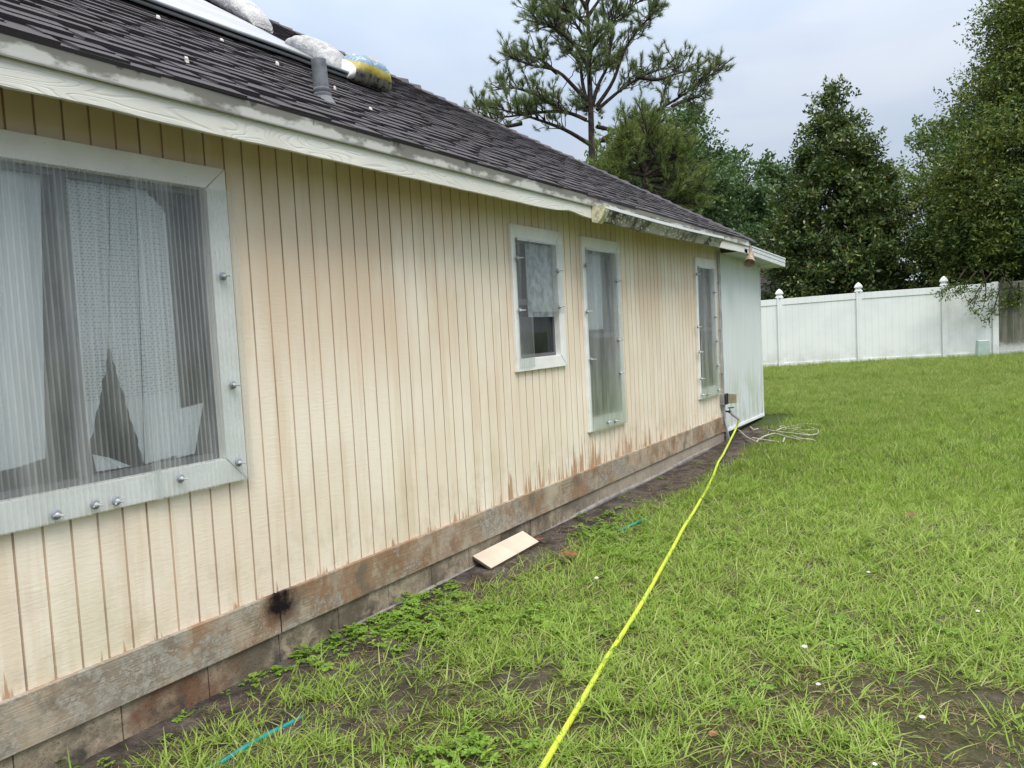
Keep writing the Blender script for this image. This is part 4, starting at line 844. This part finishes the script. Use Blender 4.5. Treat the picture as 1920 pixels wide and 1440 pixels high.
EX = [(zt_(260), 3.0, 1.2, .12), (zt_(230), 2.6, 4.4, .2), (zt_(200), 2.8, 2.1, .25), (zt_(160), 2.4, 5.2, .35), (zt_(130), 2.2, 1.6, .45), (zt_(90), 2.2, 4.0, .5), (zt_(60), 2.0, 0.6, .55), (zt_(30), 2.0, 2.6, .6), (zt_(10), 1.8, 5.6, .6), (zt_(-40), 1.6, 1.0, .6), (zt_(-40), 1.5, 3.4, .7), (zt_(-80), 1.3, 5.0, .8)]
pine('tall open-crowned pine tree rising behind the house roof', 1112, 26, [(1110, 300), (1108, 210), (1105, 150), (1104, 90), (1102, 30), (1098, -60), (1096, -130)], PL, EX, 21, GR_PINE, per=44, NL=.20, nl=1.15, w=.011)
# lower pine with yellow-green needles to its right
z5 = lambda l: [(1120+x/4.8, 230+y/4.8) for x, y in l]
PL2 = [(z5([(420, 420), (300, 250), (250, 100)]), .5), (z5([(420, 420), (420, 200), (440, 60)]), -.5), (z5([(420, 450), (560, 260), (640, 120)]), .5), (z5([(420, 480), (620, 380), (740, 300)]), -.4), (z5([(420, 520), (640, 520), (860, 420)]), .5), (z5([(420, 560), (650, 640), (930, 620)]), -.8),
       (z5([(420, 430), (250, 380), (90, 320)]), .6), (z5([(420, 470), (260, 470), (120, 440)]), -.6), (z5([(420, 560), (620, 720), (900, 770)]), -.5), (z5([(420, 500), (480, 300), (380, 130)]), .9), (z5([(420, 500), (600, 430), (820, 560)]), 1.2), (z5([(420, 460), (330, 330), (180, 220)]), -1.2)]
pine('bushy yellow-green pine crowding below the tall pine tree', 1207, 23, [(1207, 380), (1207, 310), (1206, 260), (1206, 225)], PL2, [(4.6, 1.6, 1., .2), (5.4, 1.6, 4.2, .3), (6.2, 1.4, 2.4, .4), (4.0, 1.6, 5.2, .1), (6.6, 1.2, 0.2, .5)], 22, GR_PINE2, .13, 36, .20, 1.9, .011)
def zat(u, v, d): return float(dep(u, v, d)[2])
def crown(pts):                                   # (height fraction, radius) pairs
    a, b = zip(*pts); return lambda t: float(np.interp(t, a, b))
def seen(umax): return lambda c: (lambda q: q[2] < 0 and -400 < 960+F*q[0]/-q[2] < umax)((c-C) @ R)
broadleaf('oak_tree', 'dark rounded oak rising just behind the bushy yellow-green pine', at_ground(1285, 30), (zat(1285, 480, 30), zat(1285, 228, 30)), crown([(0, 2.4), (.4, 2.2), (.7, 1.6), (.9, .9), (1, .3)]), 420, 75, .15, .085, GR_MID, 31, .5, .5, inner=.4, boughs=40, bough_r=.75)
broadleaf('broadleaf_tree', 'open tree with lobed clumps and sky gaps left of the magnolia', at_ground(1412, 33), (zat(1412, 520, 33), zat(1412, 278, 33)), crown([(0, 2.2), (.4, 2.1), (.65, 1.8), (.85, 1.1), (1, .4)]), 330, 80, .17, .115, GR_MID, 32, .48, .42, trunk_r=.14, lobes=.6, boughs=34, bough_r=.6)
broadleaf('broadleaf_tree', 'low dark tree filling the gap between pine and magnolia', at_ground(1345, 36), (zat(1345, 560, 36), zat(1345, 320, 36)), crown([(0, 3.4), (.5, 3.2), (.75, 2.3), (1, .5)]), 480, 75, .18, .12, GR_MID, 33, .6, .6, inner=.4, boughs=44, bough_r=.95)
broadleaf('broadleaf_tree', 'shadowy green tree crowding low behind the roof hip', at_ground(1230, 33), (zat(1230, 540, 33), zat(1230, 262, 33)), crown([(0, 3.0), (.5, 2.8), (.75, 1.9), (1, .5)]), 420, 75, .17, .11, GR_MID, 39, .6, .6, inner=.4, boughs=44, bough_r=.95)
broadleaf('magnolia_tree', 'conical magnolia with rusty dark leaves behind the white fence', at_ground(1574, 24.5), (1.0, zat(1570, 162, 24.5)), crown([(0, 2.0), (.15, 2.1), (.37, 1.95), (.5, 1.75), (.6, 1.35), (.70, .90), (.80, .68), (.855, .25), (1, .08)]), 1250, 62, .16, .068, GR_MAG, 34, .42, .28, bark='bark', trunk_r=.13, up=.5, droop=0., lobes=.4, inner=.35, boughs=420, bough_r=.26)
broadleaf('broadleaf_tree', 'pale green tree showing between the magnolia and the big right tree', at_ground(1735, 42), (zat(1735, 600, 42), zat(1735, 255, 42)), crown([(0, 3.2), (.5, 3.0), (.75, 2.3), (1, .6)]), 560, 75, .22, .14, GR_PALE, 35, .7, .7, inner=.4, boughs=50, bough_r=1.1)
broadleaf('oak_tree', 'large dark green oak overhanging the fence at the right edge', at_ground(1990, 20.8), (1.75, 12.5), crown([(0, 2.8), (.085, 3.2), (.22, 3.4), (.353, 2.8), (.488, 2.0), (.62, 1.25), (.758, .5), (.9, .25), (1, .1)]), 5600, 62, .110, .046, GR_RIGHT, 36, .60, .55, bark='bark', trunk_r=.24, droop=.25, up=.2, lobes=.2, inner=.4, keep=seen(2300), boughs=260, bough_r=.62)
broadleaf('broadleaf_tree', 'dim background tree far behind the neighbouring roof', at_ground(1640, 60), (zat(1640, 600, 60), zat(1640, 410, 60)), crown([(0, 5.5), (.6, 4.5), (1, 1.)]), 420, 60, .34, .22, GR_MID, 37, 1.2, 1.0, inner=.3)
broadleaf('broadleaf_tree', 'dim background tree standing behind the big right oak', at_ground(1850, 55), (zat(1850, 600, 55), zat(1850, 330, 55)), crown([(0, 6), (.6, 5.), (1, 1.)]), 460, 60, .32, .2, GR_MID, 38, 1.2, 1.0, inner=.3)
# shrubs that close the view over the fence
for k, (u, d, top, r, lab) in enumerate([(1520, 24.0, 470, 1.7, 'dense dark shrub behind the fence under the left of the magnolia'), (1640, 24.0, 490, 1.0, 'dense dark shrub behind the fence under the right of the magnolia')]):
    r0 = broadleaf('leafy_shrub', lab, at_ground(u, d), (.6, zat(u, top, d)), lambda t, r=r: r*max(.3, (1-t)**.45), 170, 60, .12, .055, GR_MAG if k < 2 else GR_RIGHT, 50+k, .4, .35, trunk_r=.07, inner=.2); r0['category'] = 'shrub'
# hanging sprays of the oak in front of the fence
def hang():
    rng = np.random.default_rng(5); root = [o for o in bpy.data.objects if o.name.startswith('oak_tree') and 'right edge' in o.get('label', '')][0]; mb = MB(); V = []; FF = []; n = 0
    for pts in [[(1840, 500), (1850, 540), (1846, 570), (1838, 588)], [(1880, 520), (1868, 565), (1862, 590), (1848, 601)], [(1830, 510), (1800, 545), (1785, 556)], [(1900, 520), (1890, 560), (1885, 575)], [(1860, 510), (1830, 548), (1826, 575)], [(1810, 505), (1790, 535), (1765, 550)], [(1910, 530), (1912, 560), (1905, 570)], [(1870, 500), (1900, 540), (1918, 566)]]:
        p = spline([dep(u, v, 18.1+.15*rng.random()) for u, v in pts], 14); mb.tube(p, np.linspace(.02, .005, 14), 5, cap=False)
        for _ in range(26):
            i = rng.integers(3, 13); c = p[i]+rng.normal(size=3)*.06; d = (p[i+1]-p[i])/np.linalg.norm(p[i+1]-p[i])
            v, f = sprays(c[None], d[None], 7, .22, .085, .03, rng, .6, -.1, .3); V.append(v); FF.append(f+n); n += len(v)
    mb.build('limbs', MT['bark'], root, smooth=True); raw_mesh('crown', np.vstack(V), np.vstack(FF), GR_RIGHT, root)
hang()

# ------------------------------------------------------------------ neighbouring houses beyond the fence
def far_house(label, origin, yaw, Lx, Ly, ez, rz_, wall, ov_=.35):
    root = thing('neighbour_house', label, 'house', tuple(origin)); c, s = math.cos(yaw), math.sin(yaw); o = np.array(origin)
    T = lambda x, y, z: o + np.array([x*c-y*s, x*s+y*c, z])
    mb = MB(); mb.hexa([T(0, 0, -.5), T(Lx, 0, -.5), T(Lx, Ly, -.5), T(0, Ly, -.5), T(0, 0, ez), T(Lx, 0, ez), T(Lx, Ly, ez), T(0, Ly, ez)])
    mb.add([T(0, 0, ez), T(0, Ly, ez), T(0, Ly/2, rz_-.15)], [(0, 1, 2)]); mb.add([T(Lx, 0, ez), T(Lx, Ly, ez), T(Lx, Ly/2, rz_-.15)], [(0, 1, 2)]); mb.build('wall', wall, root)
    k = (rz_-ez)/(Ly/2); mb = MB()
    mb.slab([T(-ov_, -ov_, ez-ov_*k), T(Lx+ov_, -ov_, ez-ov_*k), T(Lx+ov_, Ly/2, rz_), T(-ov_, Ly/2, rz_)], (0, 0, .06)); mb.slab([T(-ov_, Ly/2, rz_), T(Lx+ov_, Ly/2, rz_), T(Lx+ov_, Ly+ov_, ez-ov_*k), T(-ov_, Ly+ov_, ez-ov_*k)], (0, 0, .06)); mb.build('roof', MT['farroof'], root)
    mb = MB()
    for x in (-ov_-.03, Lx+ov_+.005):
        for a, b in (((-ov_, ez-ov_*k), (Ly/2, rz_)), ((Ly/2, rz_), (Ly+ov_, ez-ov_*k))): mb.slab([T(x, a[0], a[1]-.16), T(x, b[0], b[1]-.16), T(x, b[0], b[1]+.05), T(x, a[0], a[1]+.05)], T(.025, 0, 0)-o)
    mb.build('barge_board', MT['white_metal'], root)
    mb = MB(); q0 = -ov_-.09
    mb.hexa([T(-ov_, q0, ez-ov_*k-.10), T(Lx+ov_, q0, ez-ov_*k-.10), T(Lx+ov_, -ov_, ez-ov_*k-.10), T(-ov_, -ov_, ez-ov_*k-.10), T(-ov_, q0, ez-ov_*k+.02), T(Lx+ov_, q0, ez-ov_*k+.02), T(Lx+ov_, -ov_, ez-ov_*k+.02), T(-ov_, -ov_, ez-ov_*k+.02)]); mb.build('gutter', MT['white_metal'], root)
    return root
a_ = math.atan2(R[1, 0], R[0, 0])-rad(45); p = at_ground(1662, 31); far_house('pale neighbouring house with dark gable roof glimpsed behind the magnolia and oak', (p[0]-10*math.cos(a_), p[1]-10*math.sin(a_), p[2]), a_, 10.0, 9.0, zat(1662, 458, 31)-p[2]+.1, zat(1662, 458, 31)-p[2]+2.3, MT['farwall'])
p = at_ground(1462, 27); far_house('low dark-walled neighbouring house showing beside the porch roof', (p[0]-8.9, p[1]-2.4, p[2]), rad(16), 9.0, 7.0, 2.1, 4.1, MT['dimwall'])

# ------------------------------------------------------------------ lawn and weeds (uncountable: scattered tufts)
def blade(V, Fc, base, az, h, lean, w, curl, segs=3):
    n0 = len(V); dx, dy = math.cos(az), math.sin(az); sx_, sy_ = -dy, dx
    for i in range(segs+1):
        t = i/segs; r = lean*h*t + curl*h*t*t; z = h*(t - .35*(lean+curl)*t*t*.6); ww = w*(1-t**1.6)*.5+.0004
        V.append((base[0]+dx*r-sx_*ww, base[1]+dy*r-sy_*ww, z)); V.append((base[0]+dx*r+sx_*ww, base[1]+dy*r+sy_*ww, z+ww*.3))
    for i in range(segs): Fc.append((n0+2*i, n0+2*i+1, n0+2*i+3, n0+2*i+2))
HIDDEN = {}
def src(colname, name, V, Fc, mat):
    c = HIDDEN.setdefault(colname, bpy.data.collections.new(colname)); me = bpy.data.meshes.new(name); me.from_pydata([tuple(map(float, v)) for v in V], [], Fc); me.materials.append(mat); me.update()
    o = bpy.data.objects.new(name, me); c.objects.link(o)
GR = grass_mat('lawn_blades', [(0, (0.124, 0.215, 0.028)), (.3, (0.212, 0.342, 0.042)), (.6, (0.313, 0.454, 0.073)), (.85, (0.410, 0.508, 0.138)), (1, (0.539, 0.522, 0.276))], .42)
GRF = grass_mat('lush_blades', [(0, (0.146, 0.225, 0.039)), (.4, (0.236, 0.327, 0.065)), (.8, (0.340, 0.415, 0.107)), (1, (0.453, 0.450, 0.195))], .5)
GRD = grass_mat('dry_blades', [(0, (.13, .085, .045)), (.5, (.25, .19, .10)), (1, (.36, .29, .17))], .2)
GRW = grass_mat('weed_leaves', [(0, (0.115, 0.226, 0.028)), (.5, (0.201, 0.346, 0.045)), (1, (0.316, 0.450, 0.079))], .35)
rr = random.Random(3)
def tuft(col, k, nb_, spread, h0, h1, w0, w1, lean, mat):
    V, Fc = [], []
    for _ in range(nb_):
        a = rr.uniform(0, 6.28); d = spread*rr.random()**.6; h = rr.uniform(h0, h1); blade(V, Fc, (math.cos(a)*d, math.sin(a)*d), a+rr.uniform(-1.4, 1.4), h, rr.uniform(.05, lean), rr.uniform(w0, w1), rr.uniform(.1, .8))
    src(col, '%s_%d' % (col, k), V, Fc, mat)
for k in range(6): tuft('near_tuft', k, rr.randint(5, 10), .04, .025, .085, .0045, .009, 1.3, GR)
for k in range(6, 8): tuft('near_tuft', k, 7, .05, .05, .12, .005, .009, 1.7, GR)
for k in range(4): tuft('far_tuft', k, 22, .10, .05, .13, .006, .011, .7, GRF)
for k in range(4): tuft('far_tuft', 4+k, 20, .10, .05, .12, .006, .011, .8, GR)
for k in range(4):                               # flat dry straw
    V, Fc = [], []
    for _ in range(9): a = rr.uniform(0, 6.28); blade(V, Fc, (rr.uniform(-.06, .06), rr.uniform(-.06, .06)), a, rr.uniform(.02, .04), rr.uniform(2, 4), .0035, .3)
    src('straw', 'straw_%d' % k, V, Fc, GRD)
def leaflet(V, Fc, c, az, l, w, tilt):
    n0 = len(V); dx, dy = math.cos(az), math.sin(az)
    for t, ww in ((0, .15), (.3, .85), (.6, 1.), (.88, .55), (1, .05)):
        for s in (-1, 0, 1): V.append((c[0]+dx*l*t-dy*w*ww*.5*s, c[1]+dy*l*t+dx*w*ww*.5*s, c[2]+l*t*tilt-l*.35*t*t+abs(s)*w*.10))
    for i in range(4):
        for j in range(2): Fc.append((n0+i*3+j, n0+(i+1)*3+j, n0+(i+1)*3+j+1, n0+i*3+j+1))
for k in range(5):                               # low broad-leaved weeds
    V, Fc = [], []; big = 1. if k < 3 else 1.7
    for _ in range(7 if k < 3 else 4):
        bx, by = rr.uniform(-.06, .06), rr.uniform(-.06, .06); hh = rr.uniform(.02, .06)*big; a0 = rr.uniform(0, 6.28); m = rr.choice([3, 4, 5])
        blade(V, Fc, (bx, by), a0, hh, .1, .003, .1, 2)
        for q_ in range(m): leaflet(V, Fc, (bx, by, hh*.95), a0+q_*6.283/m+rr.uniform(-.3, .3), rr.uniform(.016, .030)*big, rr.uniform(.010, .018)*big, rr.uniform(.1, .6))
    src('weed', 'weed_%d' % k, V, Fc, GRW)
def scatter(name, col, pts, scl, idx, label, tiltmax=.2):
    n = len(pts); me = bpy.data.meshes.new(name); me.vertices.add(n); me.vertices.foreach_set('co', np.asarray(pts, np.float32).ravel())
    rot = np.stack([RNG.normal(0, tiltmax, n), RNG.normal(0, tiltmax, n), RNG.random(n)*6.283], 1).astype(np.float32); sc = np.repeat(np.asarray(scl, np.float32)[:, None], 3, 1); sc[:, 2] *= RNG.uniform(.7, 1.2, n)
    a = me.attributes.new('rot', 'FLOAT_VECTOR', 'POINT'); a.data.foreach_set('vector', rot.ravel()); a = me.attributes.new('scl', 'FLOAT_VECTOR', 'POINT'); a.data.foreach_set('vector', sc.ravel())
    a = me.attributes.new('idx', 'INT', 'POINT'); a.data.foreach_set('value', np.asarray(idx, np.int32)); me.update()
    o = bpy.data.objects.new(name, me); COL.objects.link(o); o['kind'] = 'stuff'; o['label'] = label; o['category'] = 'grass'
    ng = bpy.data.node_groups.new(name, 'GeometryNodeTree'); ng.interface.new_socket('Geometry', in_out='INPUT', socket_type='NodeSocketGeometry'); ng.interface.new_socket('Geometry', in_out='OUTPUT', socket_type='NodeSocketGeometry')
    N_ = ng.nodes.new; gi = N_('NodeGroupInput'); go = N_('NodeGroupOutput'); ip = N_('GeometryNodeInstanceOnPoints'); ci = N_('GeometryNodeCollectionInfo'); ci.inputs['Collection'].default_value = HIDDEN[col]; ci.inputs['Separate Children'].default_value = True; ci.inputs['Reset Children'].default_value = True
    def at(nm, t): q = N_('GeometryNodeInputNamedAttribute'); q.data_type = t; q.inputs['Name'].default_value = nm; return q.outputs['Attribute']
    ng.links.new(gi.outputs[0], ip.inputs['Points']); ng.links.new(ci.outputs[0], ip.inputs['Instance']); ip.inputs['Pick Instance'].default_value = True
    ng.links.new(at('idx', 'INT'), ip.inputs['Instance Index']); ng.links.new(at('rot', 'FLOAT_VECTOR'), ip.inputs['Rotation']); ng.links.new(at('scl', 'FLOAT_VECTOR'), ip.inputs['Scale']); ng.links.new(ip.outputs[0], go.inputs[0])
    md = o.modifiers.new('scatter', 'NODES'); md.node_group = ng; return o
def field(n, x0, x1, y0, y1):
    x = RNG.uniform(x0, x1, n); y = RNG.uniform(y0, y1, n); return x, y
def inview(x, y, m=.30):                          # keep what a camera near this one could see
    c = (np.stack([x-C[0], y-C[1], np.full_like(x, .1-C[2])], 1)) @ R; return (-c[:, 2] > .3) & (abs(c[:, 0]/-c[:, 2]) < .665+m) & (c[:, 1]/-c[:, 2] > -.5-m)
def grow(x, y):                                   # how well the lawn grows here, 0..1
    d = np.hypot(x-C[0], y-C[1]); wall = (y > 12.3) + (y <= 12.3)*np.clip((x-.07-.40*vnoise(x*.3, y, 1.1, 9)+.15*(y < 2.6)-.20*np.clip((y-4.8)/.8, 0, 1)*np.clip((9.2-y)/1., 0, 1)*vnoise(x*.2, y, 1.7, 33)*1.4)/.35, 0, 1)
    bare = vnoise(x, y, 1.5, 12)*.34+vnoise(x, y, 4.3, 13)*.36+vnoise(x, y, 9.5, 14)*.30; nearb = np.clip((4.6-y)/2.0, 0, 1)*np.clip((x-1.2)/.9, .5, 1)*1.22
    return wall*np.clip((bare-.53*nearb-.05)/.15+.25, .14, 1)
def pts_of(x, y, dz=0.): return np.stack([x, y, gz(x, y)-.004+dz], 1)
x, y = field(62000, -.05, 6.5, .6, 7.5); d = np.hypot(x-3, y); k = inview(x, y) & (RNG.random(len(x)) < grow(x, y)*np.clip(1.15-.06*d, .5, 1)); x, y = x[k], y[k]
scatter('near_grass', 'near_tuft', pts_of(x, y), RNG.uniform(.38, .9, len(x)), np.where(RNG.random(len(x)) < .8, RNG.integers(0, 6, len(x)), RNG.integers(6, 8, len(x))), 'sparse yellow-green grass in the near lawn with bare soil showing')
x, y = field(64000, -4, 13, 6.6, 22.4); lx_ = x < .12; k = inview(x, y) & (RNG.random(len(x)) < grow(x, y)*np.clip((y-6.2)/1.6, 0, 1)) & ~((x < .12) & (y < 12.1)) ; x, y = x[k], y[k]
lush = np.clip((y-8)/8, 0, 1); idx = np.where(RNG.random(len(x)) < .25+.6*lush, RNG.integers(0, 4, len(x)), RNG.integers(4, 8, len(x)))
k2 = (np.stack([x, y], 1)-P2[None, :2])@FN[:2] < -.03; x, y, idx = x[k2], y[k2], idx[k2]
scatter('far_grass', 'far_tuft', pts_of(x, y), RNG.uniform(.65, 1.15, len(x))*(.9+.25*(y > 17)), idx, 'fuller green grass reaching back to the white fence')
x, y = field(11000, .1, 6.5, .6, 9.5); k = inview(x, y) & (RNG.random(len(x)) < .75); x, y = x[k], y[k]
scatter('dry_straw', 'straw', pts_of(x, y, .002), RNG.uniform(.35, .8, len(x)), RNG.integers(0, 4, len(x)), 'flattened dry straw and thatch between the grass', .05)
x, y = field(26000, .03, 3.2, .6, 9.0); pr_ = np.clip(vnoise(x, y, 2.3, 20)*1.7-.78, 0, 1)*np.clip(1.35-x/2.4, .08, 1); k = inview(x, y) & (RNG.random(len(x)) < pr_) & ~((x < .2) & (y > 3.9) & (y < 4.9)) & (RNG.random(len(x)) < np.clip((6.2-y)/1.6, .12, 1)); x, y = x[k], y[k]
scatter('broadleaf_weeds', 'weed', pts_of(x, y, -.012), RNG.uniform(.3, .75, len(x)), RNG.integers(0, 5, len(x)), 'low broad-leaved weeds spreading along the house wall', .15)
